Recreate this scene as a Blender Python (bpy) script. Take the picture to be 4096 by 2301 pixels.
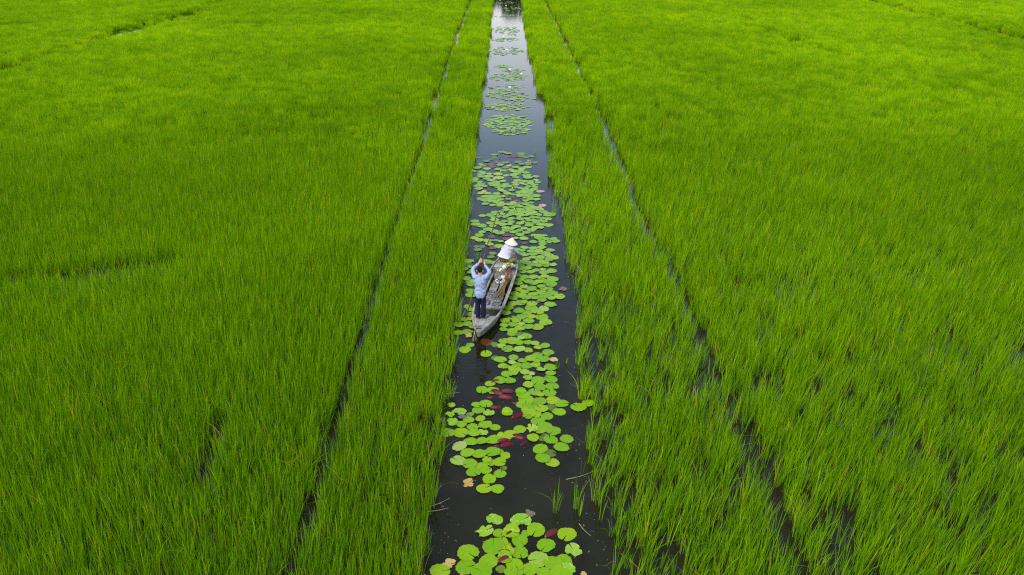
import bpy, bmesh, math, random
import numpy as np
from mathutils import Vector, Matrix, Euler

for o in list(bpy.data.objects):
    bpy.data.objects.remove(o, do_unlink=True)
R = math.radians
scene = bpy.context.scene
COL = scene.collection

# ------------------------------------------------------------------ camera
cam_d = bpy.data.cameras.new('camera')
cam_d.sensor_width = 36.0
cam_d.lens = 36.0 * 3154.0 / 4096.0
cam_d.clip_start = 0.1
cam_d.clip_end = 3000.0
cam = bpy.data.objects.new('camera', cam_d)
COL.objects.link(cam)
cam.location = (0.0, 0.0, 11.0)
cam.rotation_euler = (R(90 - 25.84), 0.0, R(-0.415))
scene.camera = cam

# ------------------------------------------------------------------ sky and sun (bright overcast)
SUN_EL, SUN_AZ = R(55), R(-140)         # azimuth measured from +Y towards +X
world = bpy.data.worlds.new('World')
scene.world = world
world.use_nodes = True
wn = world.node_tree
wn.nodes.clear()
sky = wn.nodes.new('ShaderNodeTexSky')
sky.sky_type = 'NISHITA'
sky.sun_disc = False
sky.sun_elevation = SUN_EL
sky.sun_rotation = SUN_AZ
sky.air_density = 1.35
sky.dust_density = 0.3
sky.ozone_density = 2.0
bg = wn.nodes.new('ShaderNodeBackground')
bg.inputs['Strength'].default_value = 0.12
wo = wn.nodes.new('ShaderNodeOutputWorld')
# a pale warm veil of haze and thin cloud, thickest low down, as the far water mirrors it
wtc = wn.nodes.new('ShaderNodeTexCoord')
wsx = wn.nodes.new('ShaderNodeSeparateXYZ'); wn.links.new(wtc.outputs['Generated'], wsx.inputs[0])
wmr = wn.nodes.new('ShaderNodeMapRange'); wn.links.new(wsx.outputs[2], wmr.inputs['Value'])
wmr.inputs['From Min'].default_value = 0.04; wmr.inputs['From Max'].default_value = 0.27
wmr.inputs['To Min'].default_value = 0.85; wmr.inputs['To Max'].default_value = 0.05
wno = wn.nodes.new('ShaderNodeTexNoise'); wno.inputs['Scale'].default_value = 5.0; wno.inputs['Detail'].default_value = 4.0
wmp = wn.nodes.new('ShaderNodeMapping'); wmp.inputs['Scale'].default_value = (1, 1, 3.5)
wn.links.new(wtc.outputs['Generated'], wmp.inputs['Vector']); wn.links.new(wmp.outputs[0], wno.inputs['Vector'])
wmn = wn.nodes.new('ShaderNodeMapRange'); wn.links.new(wno.outputs['Fac'], wmn.inputs['Value'])
wmn.inputs['From Min'].default_value = 0.35; wmn.inputs['From Max'].default_value = 0.65
wmn.inputs['To Min'].default_value = 0.8; wmn.inputs['To Max'].default_value = 1.15
wmu = wn.nodes.new('ShaderNodeMath'); wmu.operation = 'MULTIPLY'; wmu.use_clamp = True
wn.links.new(wmr.outputs[0], wmu.inputs[0]); wn.links.new(wmn.outputs[0], wmu.inputs[1])
veil = wn.nodes.new('ShaderNodeMixRGB'); veil.inputs['Color2'].default_value = (7.6, 6.6, 6.4, 1.0)
wn.links.new(wmu.outputs[0], veil.inputs['Fac']); wn.links.new(sky.outputs[0], veil.inputs['Color1'])
wn.links.new(veil.outputs[0], bg.inputs['Color'])
wn.links.new(bg.outputs[0], wo.inputs['Surface'])
sun_d = bpy.data.lights.new('sun', 'SUN')
sun_d.energy = 1.5
sun_d.angle = R(22)
sun_d.color = (1.0, 0.95, 0.86)
sun = bpy.data.objects.new('sun', sun_d)
COL.objects.link(sun)
sdir = Vector((math.sin(SUN_AZ) * math.cos(SUN_EL), math.cos(SUN_AZ) * math.cos(SUN_EL), math.sin(SUN_EL)))
sun.rotation_euler = sdir.to_track_quat('Z', 'Y').to_euler()
sun.location = sdir * 60
scene.view_settings.view_transform = 'Standard'
scene.view_settings.look = 'None'
scene.view_settings.gamma = 1.0
scene.view_settings.use_curve_mapping = False
scene.view_settings.exposure = 1.14
scene.cycles.max_bounces = 8
scene.cycles.diffuse_bounces = 3
scene.cycles.glossy_bounces = 3
scene.cycles.transmission_bounces = 4
scene.cycles.transparent_max_bounces = 6
scene.cycles.use_adaptive_sampling = True
scene.cycles.adaptive_threshold = 0.008
scene.cycles.use_denoising = False      # keep the fine blades crisp; what grain is left reads as sensor grain
scene.cycles.filter_width = 1.2

# ------------------------------------------------------------------ helpers
def tag(o, label=None, cat=None, group=None, kind=None):
    if label: o['label'] = label
    if cat: o['category'] = cat
    if group: o['group'] = group
    if kind: o['kind'] = kind
    return o

def link(o, parent=None):
    COL.objects.link(o)
    if parent is not None:
        o.parent = parent
    return o

def empty(name, loc=(0, 0, 0), rz=0.0):
    o = bpy.data.objects.new(name, None)
    o.empty_display_size = 0.1
    o.location = loc
    o.rotation_euler = (0, 0, rz)
    return link(o)

def mesh_obj(name, bm, mats, parent=None, smooth=False):
    me = bpy.data.meshes.new(name)
    bm.normal_update()
    bm.to_mesh(me)
    bm.free()
    for m in (mats if isinstance(mats, (list, tuple)) else [mats]):
        me.materials.append(m)
    if smooth:
        me.polygons.foreach_set('use_smooth', [True] * len(me.polygons))
    return link(bpy.data.objects.new(name, me), parent)

def pydata(name, verts, faces, mats, parent=None, smooth=False, do_link=True):
    me = bpy.data.meshes.new(name)
    me.from_pydata(verts, [], faces)
    for m in (mats if isinstance(mats, (list, tuple)) else [mats]):
        me.materials.append(m)
    if smooth:
        me.polygons.foreach_set('use_smooth', [True] * len(me.polygons))
    o = bpy.data.objects.new(name, me)
    return link(o, parent) if do_link else o

class NT:
    """small shorthand for building a node material"""
    def __init__(s, name):
        s.m = bpy.data.materials.new(name)
        s.m.use_nodes = True
        s.t = s.m.node_tree
        s.t.nodes.clear()
        s.out = s.n('ShaderNodeOutputMaterial')
    def n(s, ty, **kw):
        nd = s.t.nodes.new(ty)
        for k, v in kw.items():
            setattr(nd, k, v)
        return nd
    def l(s, a, b):
        s.t.links.new(a, b)
    def surf(s, sock):
        s.l(sock, s.out.inputs['Surface'])
    def noise(s, scale, detail=3.0, vec=None, rough=0.55):
        nd = s.n('ShaderNodeTexNoise')
        nd.inputs['Scale'].default_value = scale
        nd.inputs['Detail'].default_value = detail
        nd.inputs['Roughness'].default_value = rough
        if vec is not None:
            s.l(vec, nd.inputs['Vector'])
        return nd.outputs['Fac']
    def ramp(s, fac, stops):
        nd = s.n('ShaderNodeValToRGB')
        el = nd.color_ramp.elements
        while len(el) < len(stops):
            el.new(0.5)
        for e, (p, c) in zip(el, stops):
            e.position = p
            e.color = (c[0], c[1], c[2], 1.0)
        s.l(fac, nd.inputs['Fac'])
        return nd.outputs['Color']
    def mix(s, fac, a, b, blend='MIX'):
        nd = s.n('ShaderNodeMixRGB', blend_type=blend)
        for sock, v in ((nd.inputs['Fac'], fac), (nd.inputs['Color1'], a), (nd.inputs['Color2'], b)):
            if hasattr(v, 'links'):
                s.l(v, sock)
            elif isinstance(v, (int, float)):
                sock.default_value = v
            else:
                sock.default_value = (v[0], v[1], v[2], 1.0)
        return nd.outputs['Color']
    def bsdf(s, col, rough=0.6, spec=0.3, bump=None, bstr=0.3, bdist=0.01):
        b = s.n('ShaderNodeBsdfPrincipled')
        if hasattr(col, 'links'):
            s.l(col, b.inputs['Base Color'])
        else:
            b.inputs['Base Color'].default_value = (col[0], col[1], col[2], 1)
        if hasattr(rough, 'links'):
            s.l(rough, b.inputs['Roughness'])
        else:
            b.inputs['Roughness'].default_value = rough
        b.inputs['Specular IOR Level'].default_value = spec
        if bump is not None:
            bn = s.n('ShaderNodeBump')
            bn.inputs['Strength'].default_value = bstr
            bn.inputs['Distance'].default_value = bdist
            s.l(bump, bn.inputs['Height'])
            s.l(bn.outputs[0], b.inputs['Normal'])
        return b
    def obj(s):
        return s.n('ShaderNodeTexCoord').outputs['Object']
    def rand(s):
        return s.n('ShaderNodeObjectInfo').outputs['Random']

def simple(name, col, rough=0.6, spec=0.3, nscale=None, namp=0.25, bscale=None, bstr=0.2):
    """plain colour broken up by noise, with fine relief"""
    t = NT(name)
    c = col
    if nscale:
        c = t.ramp(t.noise(nscale, 4, t.obj()),
                   [(0.3, [v * (1 - namp) for v in col]), (0.7, [min(1, v * (1 + namp)) for v in col])])
    bump = t.noise(bscale, 4, t.obj()) if bscale else None
    t.surf(t.bsdf(c, rough, spec, bump, bstr).outputs[0])
    return t.m

# ------------------------------------------------------------------ materials of the setting
def mat_water():
    t = NT('water')
    geo = t.n('ShaderNodeNewGeometry')
    mp = t.n('ShaderNodeMapping')
    t.l(geo.outputs['Position'], mp.inputs['Vector'])
    mp.inputs['Scale'].default_value = (1.0, 0.8, 1.0)
    n1 = t.noise(9.0, 3, mp.outputs[0])
    n2 = t.noise(1.1, 2, mp.outputs[0])
    add = t.n('ShaderNodeMath', operation='ADD')
    t.l(n1, add.inputs[0]); t.l(n2, add.inputs[1])
    vs = t.n('ShaderNodeVectorMath', operation='DISTANCE'); t.l(geo.outputs['Position'], vs.inputs[0]); vs.inputs[1].default_value = (-0.95, 19.0, 0.0)
    m1_ = t.n('ShaderNodeMath', operation='MULTIPLY'); t.l(vs.outputs['Value'], m1_.inputs[0]); m1_.inputs[1].default_value = 38.0
    m2_ = t.n('ShaderNodeMath', operation='SINE'); t.l(m1_.outputs[0], m2_.inputs[0])
    m3_ = t.n('ShaderNodeMapRange'); t.l(vs.outputs['Value'], m3_.inputs['Value']); m3_.inputs['From Min'].default_value = 0.2; m3_.inputs['From Max'].default_value = 2.2
    m3_.inputs['To Min'].default_value = 0.5; m3_.inputs['To Max'].default_value = 0.0
    m4_ = t.n('ShaderNodeMath', operation='MULTIPLY_ADD'); t.l(m2_.outputs[0], m4_.inputs[0]); t.l(m3_.outputs[0], m4_.inputs[1]); t.l(add.outputs[0], m4_.inputs[2])
    add = m4_
    bn = t.n('ShaderNodeBump')
    bn.inputs['Strength'].default_value = 0.12
    bn.inputs['Distance'].default_value = 0.012
    t.l(add.outputs[0], bn.inputs['Height'])
    fr = t.n('ShaderNodeFresnel')
    fr.inputs['IOR'].default_value = 1.27
    t.l(bn.outputs[0], fr.inputs['Normal'])
    gl = t.n('ShaderNodeBsdfGlossy')
    gl.inputs['Roughness'].default_value = 0.03
    gl.inputs['Color'].default_value = (1, 1, 1, 1)
    t.l(bn.outputs[0], gl.inputs['Normal'])
    df = t.n('ShaderNodeBsdfDiffuse')
    murk = t.ramp(t.noise(0.5, 4, geo.outputs['Position']), [(0.3, (0.011, 0.010, 0.0008)), (0.75, (0.017, 0.0155, 0.0015))])
    t.l(murk, df.inputs['Color'])
    tr = t.n('ShaderNodeBsdfTransparent')
    m1 = t.n('ShaderNodeMixShader')
    m1.inputs[0].default_value = 0.42
    t.l(df.outputs[0], m1.inputs[1]); t.l(tr.outputs[0], m1.inputs[2])
    m2 = t.n('ShaderNodeMixShader')
    t.l(fr.outputs[0], m2.inputs[0]); t.l(m1.outputs[0], m2.inputs[1]); t.l(gl.outputs[0], m2.inputs[2])
    t.surf(m2.outputs[0])
    return t.m

def mat_leafy(name, dark, light, yellow, trans=0.4, big=0.05, tone_far_light=False):
    """thin leaf blades: colour by plant and by slow drifts across the field"""
    t = NT(name)
    oi = t.n('ShaderNodeObjectInfo')
    c1 = t.ramp(oi.outputs['Random'], [(0.0, dark), (0.55, light), (1.0, yellow)])
    nz = t.noise(big, 3, oi.outputs['Location'])
    c2 = t.ramp(nz, [(0.30, (0.70, 0.76, 0.8)), (0.70, (1.20, 1.13, 1.0))])
    col = t.mix(1.0, c1, c2, 'MULTIPLY')
    if tone_far_light:
        at = t.n('ShaderNodeAttribute'); at.attribute_name = 'tone'      # every blade has its own shade; a few are dry straw
        col = t.mix(1.0, col, t.ramp(at.outputs['Fac'], [(0.0, (0.62, 0.70, 0.7)), (0.45, (0.95, 0.97, 1.0)), (0.89, (1.35, 1.22, 1.2)), (0.96, (1.9, 0.95, 14.0))]), 'MULTIPLY')        # brightness of the far field painted in: blades lighter and yellower with distance
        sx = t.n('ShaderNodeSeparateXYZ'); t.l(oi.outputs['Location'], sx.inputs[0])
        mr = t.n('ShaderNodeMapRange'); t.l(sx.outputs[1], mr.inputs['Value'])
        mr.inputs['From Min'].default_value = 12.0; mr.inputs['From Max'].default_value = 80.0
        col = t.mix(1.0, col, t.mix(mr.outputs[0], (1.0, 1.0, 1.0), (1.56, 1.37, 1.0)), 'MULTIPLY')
    df = t.bsdf(col, 0.6, 0.06)
    tl = t.n('ShaderNodeBsdfTranslucent')
    t.l(t.mix(1.0, col, (1.15, 1.05, 0.5), 'MULTIPLY'), tl.inputs['Color'])
    ms = t.n('ShaderNodeMixShader')
    ms.inputs[0].default_value = trans
    t.l(df.outputs[0], ms.inputs[1]); t.l(tl.outputs[0], ms.inputs[2])
    t.surf(ms.outputs[0])
    return t.m

M = {}
M['water'] = mat_water()
M['mud'] = simple('mud', (0.045, 0.038, 0.018), 0.9, 0.1, 0.6, 0.4)
M['rice'] = mat_leafy('rice', (0.132, 0.295, 0.001), (0.190, 0.392, 0.001), (0.29, 0.47, 0.002), 0.34, tone_far_light=True)

# ------------------------------------------------------------------ setting: bed, water
GX, GY0, GY1 = 900.0, -300.0, 1500.0
def sheet(name, z, m):
    o = pydata(name, [(-GX, GY0, z), (GX, GY0, z), (GX, GY1, z), (-GX, GY1, z)], [(0, 1, 2, 3)], m)
    return tag(o, kind='structure')
sheet('ground', -0.55, M['mud'])
sheet('water', 0.0, M['water'])

# ------------------------------------------------------------------ rice
rng = np.random.default_rng(7)
_perm = rng.random((256, 256))
def vnoise(x, y, s):
    x = np.asarray(x) * s + 91.3; y = np.asarray(y) * s + 37.7
    xi = np.floor(x).astype(int); yi = np.floor(y).astype(int)
    fx = x - xi; fy = y - yi
    fx = fx * fx * (3 - 2 * fx); fy = fy * fy * (3 - 2 * fy)
    g = lambda a, b: _perm[a % 256, b % 256]
    return (g(xi, yi) * (1 - fx) + g(xi + 1, yi) * fx) * (1 - fy) + (g(xi, yi + 1) * (1 - fx) + g(xi + 1, yi + 1) * fx) * fy

def blade_clump(name, seed, n, rad, hgt, wid, segs, mat, spread=1.0, lean=0.0):
    """a tuft of rice: thin tapering blades, a few of them bent over"""
    r = random.Random(seed)
    V, Fc, TN = [], [], []
    for i in range(n):
        tone = r.uniform(0.0, 0.9) if r.random() > 0.035 else 1.0
        a = r.uniform(0, 2 * math.pi); d = rad * math.sqrt(r.random())
        bx, by = d * math.cos(a), d * math.sin(a)
        h = hgt * r.uniform(0.72, 1.12)
        ang = a + r.gauss(0, 0.7)
        out = abs(r.gauss(0.04, 0.065)) * spread
        bend = r.uniform(0.02, 0.16) * spread
        if r.random() < 0.10:
            bend = r.uniform(0.25, 0.6)
        dx, dy = math.cos(ang), math.sin(ang)
        tw = r.uniform(0, math.pi)
        wx, wy = math.cos(tw), math.sin(tw)
        w = wid * r.uniform(0.7, 1.25)
        b0 = len(V)
        for k in range(segs + 1):
            s = k / segs
            off = out * s * h + bend * h * s ** 2.6
            z = h * (s - 0.45 * bend * s ** 3) - 0.06
            wk = w * (0.75 + 0.5 * s) * (1 - s ** 3) * 0.5
            px, py = bx + dx * off + lean * z * 0.0, by + dy * off
            if k == segs:
                V.append((px, py, z))
            else:
                V.append((px - wx * wk, py - wy * wk, z)); V.append((px + wx * wk, py + wy * wk, z))
        TN.extend([tone] * (len(V) - b0))
        for k in range(segs - 1):
            q = b0 + 2 * k
            Fc.append((q, q + 1, q + 3, q + 2))
        q = b0 + 2 * (segs - 1)
        Fc.append((q, q + 1, q + 2))
    me = bpy.data.meshes.new(name)
    me.from_pydata(V, [], Fc)
    me.materials.append(mat)
    at = me.attributes.new('tone', 'FLOAT', 'POINT'); at.data.foreach_set('value', TN)
    return me

far_col = bpy.data.collections.new('rice_tufts_broad')
thin_col = bpy.data.collections.new('rice_tufts_thin')
for i in range(10):
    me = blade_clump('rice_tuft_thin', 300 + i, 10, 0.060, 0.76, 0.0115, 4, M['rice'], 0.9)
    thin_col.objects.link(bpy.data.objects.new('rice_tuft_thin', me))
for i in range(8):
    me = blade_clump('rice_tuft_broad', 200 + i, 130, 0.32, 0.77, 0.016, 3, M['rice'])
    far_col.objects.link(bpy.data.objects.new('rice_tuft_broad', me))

def scatter_tree(name, coll):
    g = bpy.data.node_groups.new(name, 'GeometryNodeTree')
    g.interface.new_socket('Geometry', in_out='INPUT', socket_type='NodeSocketGeometry')
    g.interface.new_socket('Geometry', in_out='OUTPUT', socket_type='NodeSocketGeometry')
    N = g.nodes; L = g.links
    gi = N.new('NodeGroupInput'); go = N.new('NodeGroupOutput')
    iop = N.new('GeometryNodeInstanceOnPoints')
    ci = N.new('GeometryNodeCollectionInfo')
    ci.inputs['Collection'].default_value = coll
    ci.inputs['Separate Children'].default_value = True
    ci.inputs['Reset Children'].default_value = True
    iop.inputs['Pick Instance'].default_value = True
    def attr(nm, ty):
        a = N.new('GeometryNodeInputNamedAttribute'); a.data_type = ty
        a.inputs['Name'].default_value = nm
        return a.outputs['Attribute']
    L.new(gi.outputs[0], iop.inputs['Points'])
    L.new(ci.outputs[0], iop.inputs['Instance'])
    L.new(attr('pick', 'INT'), iop.inputs['Instance Index'])
    L.new(attr('rot', 'FLOAT_VECTOR'), iop.inputs['Rotation'])
    L.new(attr('scl', 'FLOAT_VECTOR'), iop.inputs['Scale'])
    L.new(iop.outputs[0], go.inputs[0])
    return g
TREE_THIN = scatter_tree('scatter_thin', thin_col)
TREE_FAR = scatter_tree('scatter_broad', far_col)

def scatter(name, pts, tree, nvar, label):
    """pts: array x, y, height scale, width scale"""
    n = len(pts)
    me = bpy.data.meshes.new(name)
    co = np.zeros((n, 3)); co[:, :2] = pts[:, :2]
    me.from_pydata(co.tolist(), [], [])
    x, y = pts[:, 0], pts[:, 1]
    # lean of the whole tuft: a breeze towards +X that comes and goes
    gust = vnoise(x, y, 0.35) - 0.5
    gust2 = vnoise(x + 50, y, 0.9) - 0.5
    lx = 0.06 + 0.05 * (x > 0) + 0.10 * gust + 0.06 * gust2 + rng.normal(0, 0.03, n)
    ly = 0.02 + 0.08 * (vnoise(x, y + 77, 0.5) - 0.5) + rng.normal(0, 0.03, n)
    c = rng.uniform(0, 2 * math.pi, n)
    sa, ca = np.sin(lx), np.cos(lx); sb, cb = np.sin(-ly), np.cos(-ly); sc, cc = np.sin(c), np.cos(c)
    # R = Ry(lx) Rx(-ly) Rz(c)
    R00 = ca * cc + sa * sb * sc
    R10 = cb * sc
    R20 = -sa * cc + ca * sb * sc
    R21 = sa * sc + ca * sb * cc
    R22 = ca * cb
    rot = np.stack([np.arctan2(R21, R22), -np.arcsin(np.clip(R20, -1, 1)), np.arctan2(R10, R00)], 1)
    scl = np.stack([pts[:, 3], pts[:, 3], pts[:, 2]], 1)
    a = me.attributes.new('rot', 'FLOAT_VECTOR', 'POINT'); a.data.foreach_set('vector', rot.astype(np.float32).ravel())
    a = me.attributes.new('scl', 'FLOAT_VECTOR', 'POINT'); a.data.foreach_set('vector', scl.astype(np.float32).ravel())
    a = me.attributes.new('pick', 'INT', 'POINT'); a.data.foreach_set('value', rng.integers(0, nvar, n).astype(np.int32))
    o = link(bpy.data.objects.new(name, me))
    md = o.modifiers.new('scatter', 'NODES')
    md.node_group = tree
    return tag(o, label, 'rice', kind='stuff')

LE_Y = [0, 10.7, 12.4, 13.7, 15.1, 16.8, 19.7, 25.4, 28.5, 32.8, 37, 41.4, 44, 50, 62, 85, 110, 160]
LE_X = [-1.57, -1.57, -1.55, -1.57, -1.54, -1.48, -1.45, -1.49, -1.53, -1.60, -1.55, -1.58, -1.58, -1.50, -1.52, -1.6, -1.68, -1.7]
RE_Y = [0, 10.7, 12.2, 13.4, 14.5, 15.75, 17.35, 19.2, 21.4, 23.4, 26.1, 28.4, 32.5, 34.4, 37, 41.3, 47.8, 56, 68, 85, 106, 160]
RE_X = [1.95, 1.9, 1.85, 1.85, 1.85, 1.98, 1.86, 1.98, 2.08, 2.15, 2.2, 2.22, 2.05, 1.95, 2.08, 2.2, 2.16, 2.0, 1.89, 1.86, 1.98, 2.0]
LT_Y = [0, 11.4, 15.5, 18.8, 26, 32, 37.7, 47, 64, 108, 170]
LT_X = [-3.9, -3.93, -4.0, -4.1, -4.2, -4.25, -4.2, -4.35, -4.5, -4.52, -4.6]
RT_Y = [0, 11.1, 12.75, 14.9, 17.1, 19.2, 22.2, 26, 29.75, 35, 40.5, 50, 68, 101, 170]
RT_X = [5.4, 5.4, 5.5, 5.28, 5.35, 5.4, 5.5, 5.35, 5.2, 5.4, 5.33, 5.4, 5.2, 4.96, 4.9]

def seg_dist(x, y, ax, ay, bx, by):
    t = np.clip(((x - ax) * (bx - ax) + (y - ay) * (by - ay)) / ((bx - ax) ** 2 + (by - ay) ** 2), 0, 1)
    return np.hypot(x - ax - t * (bx - ax), y - ay - t * (by - ay))

def rice_keep(x, y, grow=0.0):
    """probability that a tuft grows here, and its height"""
    le = np.interp(y, LE_Y, LE_X); re = np.interp(y, RE_Y, RE_X)
    lt = np.interp(y, LT_Y, LT_X) + 0.10 * (vnoise(y, y * 0, 0.8) - 0.5); rt = np.interp(y, RT_Y, RT_X) + 0.16 * (vnoise(y + 40, y * 0, 0.8) - 0.5)
    wob = 0.12 * (vnoise(x * 0 + 3, y, 1.3) - 0.5) + 0.08 * (vnoise(x * 0 + 9, y, 4.0) - 0.5)
    p = np.ones_like(x); h = np.ones_like(x)
    p[(x > le + wob - grow) & (x < re - wob + grow)] = 0
    # boat tracks either side of the canal, almost without plants
    dl = np.abs(x - lt); dr = np.abs(x - rt)
    wl = np.interp(y, [10, 20, 36, 60, 110], [0.13, 0.13, 0.13, 0.16, 0.24]) * (0.85 + 0.3 * vnoise(x * 0 + 5, y, 0.45)) + grow
    wr = np.interp(y, [10, 16, 36, 60, 110], [0.20, 0.20, 0.19, 0.17, 0.24]) * (0.75 + 0.5 * vnoise(x * 0 + 15, y, 0.45)) + grow
    leak = np.interp(y, [26, 40], [0.12, 0.0])
    p = np.where(dl < wl, p * leak, p); p = np.where(dr < wr, p * leak, p)
    # the strip between the canal and the right-hand track stands thin in the water
    strip = (x > re) & (x < rt)
    edge = np.clip((x - re) / 1.5, 0, 1)
    thin = 0.26 + 0.44 * edge
    thin = thin * np.interp(y, [10, 15, 21], [1.0, 1.0, 1.0])
    thin = np.where(y > 46, 0.75 + 0.25 * edge, thin)
    patch = vnoise(x, y, 1.6)
    p = np.where(strip, p * np.clip(thin + 0.60 * (patch - 0.5), 0.05, 1), p)
    h = np.where(strip, h * (0.84 + 0.12 * edge), h)
    # left margin thins a little at the water too
    edl = np.clip((le - x) / 0.5, 0, 1)
    p = np.where(x < le, p * (0.55 + 0.45 * edl), p)
    # bare pools among the right-hand rice close by
    pool = vnoise(x, y, 0.75) * 0.6 + vnoise(x + 11, y + 5, 1.9) * 0.4
    pr = np.where(x > rt, np.clip(1.15 - 1.6 * np.clip(pool - 0.62, 0, 1) * np.interp(y, [10, 16, 32, 45], [1.8, 1.6, 1.2, 0.2]), 0.06, 1), 1)
    fine_gap = 0.5 * vnoise(x + 21, y + 9, 2.2) + 0.5 * vnoise(x + 31, y + 2, 4.3)
    pr = pr * np.where(x > rt, np.clip(1.0 - 3.4 * np.clip(fine_gap - 0.52, 0, 1) * np.interp(y, [10, 40], [1.5, 0.5]), 0.12, 1), 1)
    p = p * pr
    pl = np.where(x < lt, np.clip(1.1 - 1.6 * np.clip(pool - 0.70, 0, 1) * np.interp(y, [10, 45], [1.8, 0.4]), 0.1, 1), 1)
    p = p * pl
    # named gaps: a cross ditch on the left, small holes, far boundary ditches
    for ax, ay, bx, by, w, q in ((-17.0, 22.7, -13.4, 23.5, 0.40, 0.35), (-14.2, 23.3, -11.6, 24.2, 0.48, 0.10), (-6.7, 15.3, -6.4, 13.0, 0.11, 0.16),
                                 (-37, 50, -36, 80, 0.8, 0.16), (-36.2, 78, -35.2, 91, 1.8, 0.10), (-35.2, 90, -35.3, 140, 0.9, 0.16),
                                 (45.0, 135, 47, 60, 1.25, 0.08), (24.0, 80, 25.6, 72, 0.8, 0.12), (25.6, 72, 26.4, 63, 0.6, 0.2), (-54, 81, -48, 81.2, 1.1, 0.2)):
        d = seg_dist(x, y, ax, ay, bx, by)
        wj = w * (0.6 + 0.8 * vnoise(x + ax, y, 0.8))
        p = np.where(d < wj, p * q, p); h = np.where(d < wj * 1.3, h * 0.72, h)
    h = h * (0.86 + 0.28 * vnoise(x + 3, y + 8, 0.45)) * (0.93 + 0.14 * vnoise(x, y, 1.7))
    h = h * np.where(x > rt, 0.97, 1.0)
    return p, h

def field_points(y0, y1, dens, grow=0.0):
    """jittered grid over what the lens can see, plus a margin"""
    stp = 1.0 / math.sqrt(dens)
    out = []
    y = y0
    while y < y1:
        hw = 0.68 * (y * 0.9 + 4.8) + 3.0
        n = int(2 * hw / stp)
        xs = -hw + (np.arange(n) + rng.random(n)) * stp
        out.append(np.stack([xs, y + rng.random(n) * stp], 1))
        y += stp
    a = np.concatenate(out)
    p, h = rice_keep(a[:, 0], a[:, 1], grow)
    k = rng.random(len(a)) < p
    a, h = a[k], h[k]
    return np.column_stack([a, h * rng.uniform(0.85, 1.1, len(a)), rng.uniform(0.85, 1.25, len(a))])

FINE = field_points(9.0, 48.0, 46.0)
FINE = FINE[rng.random(len(FINE)) < np.clip((48.0 - FINE[:, 1]) / 12.0, 0, 1)]        # the fine and the broad tufts cross-fade
BROAD = field_points(36.0, 150.0, 4.4, 0.20)
BROAD = BROAD[rng.random(len(BROAD)) < np.clip((BROAD[:, 1] - 36.0) / 12.0, 0, 1)]
def split(a):
    lt = np.interp(a[:, 1], LT_Y, LT_X); rt = np.interp(a[:, 1], RT_Y, RT_X)
    return [a[a[:, 0] < lt], a[(a[:, 0] >= lt) & (a[:, 0] < 0)], a[(a[:, 0] >= 0) & (a[:, 0] < rt)], a[a[:, 0] >= rt]]
NM = ['green rice filling the wide field left of the narrow boat track', 'green rice strip between the left boat track and the canal',
      'thin rice strip standing in water between the canal and right track', 'green rice filling the wide field right of the dark boat track']
for i, a in enumerate(split(FINE)):
    # the right-hand side was sown thinner
    keep = rng.random(len(a)) < (1.0, 0.95, 1.0, 0.88)[i]
    scatter('rice_plants', a[keep], TREE_THIN, 10, NM[i] + ', near half')
for i, a in enumerate(split(BROAD)):
    scatter('rice_plants', a, TREE_FAR, 8, NM[i] + ', far half')

# ------------------------------------------------------------------ far trees (seen only mirrored at the end of the canal)
M['bark'] = simple('bark', (0.10, 0.075, 0.05), 0.9, 0.1, 6, 0.4)
M['tree_leaf'] = mat_leafy('tree_leaf', (0.03, 0.075, 0.012), (0.045, 0.10, 0.015), (0.06, 0.12, 0.02), 0.2)
def tree_line():
    r = random.Random(5)
    V, Fc, mi = [], [], []
    for tx, ty, th in ((-12, 190, 11), (-6.5, 192, 12), (-1.5, 190, 11), (3.5, 191, 13), (8, 190, 12), (13, 192, 12), (-9, 196, 8.0), (-4.2, 204, 9.5), (1.5, 198, 11.0), (5.5, 206, 10.2), (10.5, 195, 9.0), (17, 203, 10.5), (-16, 201, 10), (-24, 198, 8.5), (25, 198, 9), (34, 204, 10), (-34, 205, 9.5)):
        n = 7
        for k in range(2):
            for j in range(n):
                a = 2 * math.pi * j / n
                rr = 0.22 * (1 - 0.6 * k)
                V.append((tx + rr * math.cos(a), ty + rr * math.sin(a), -0.2 + k * th * 0.75))
        b = len(V) - 2 * n
        for j in range(n):
            Fc.append((b + j, b + (j + 1) % n, b + n + (j + 1) % n, b + n + j)); mi.append(0)
        lobes = [(tx + r.gauss(0, th * 0.16), ty + r.gauss(0, th * 0.16), th * r.uniform(0.45, 0.9), th * r.uniform(0.13, 0.22)) for _ in range(11)]
        for _ in range(1500):
            lx, ly, lz, lr = r.choice(lobes)
            d = Vector((r.gauss(0, 1), r.gauss(0, 1), r.gauss(0, 0.8))).normalized() * lr * r.uniform(0.6, 1.05)
            p = Vector((lx, ly, lz)) + d
            if p.z > th: p.z = th - r.random()
            u = Vector((r.gauss(0, 1), r.gauss(0, 1), r.gauss(0, 1))).normalized() * 0.34
            w = u.cross(Vector((r.gauss(0, 1), r.gauss(0, 1), r.gauss(0, 1)))).normalized() * 0.24
            q = len(V)
            V.extend([tuple(p - u), tuple(p + w), tuple(p + u), tuple(p - w)])
            Fc.append((q, q + 1, q + 2, q + 3)); mi.append(1)
    o = pydata('treeline', V, Fc, [M['bark'], M['tree_leaf']])
    o.data.polygons.foreach_set('material_index', mi)
    tag(o, 'dark line of trees beyond the far end of the canal', 'trees', kind='stuff')
tree_line()

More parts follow.
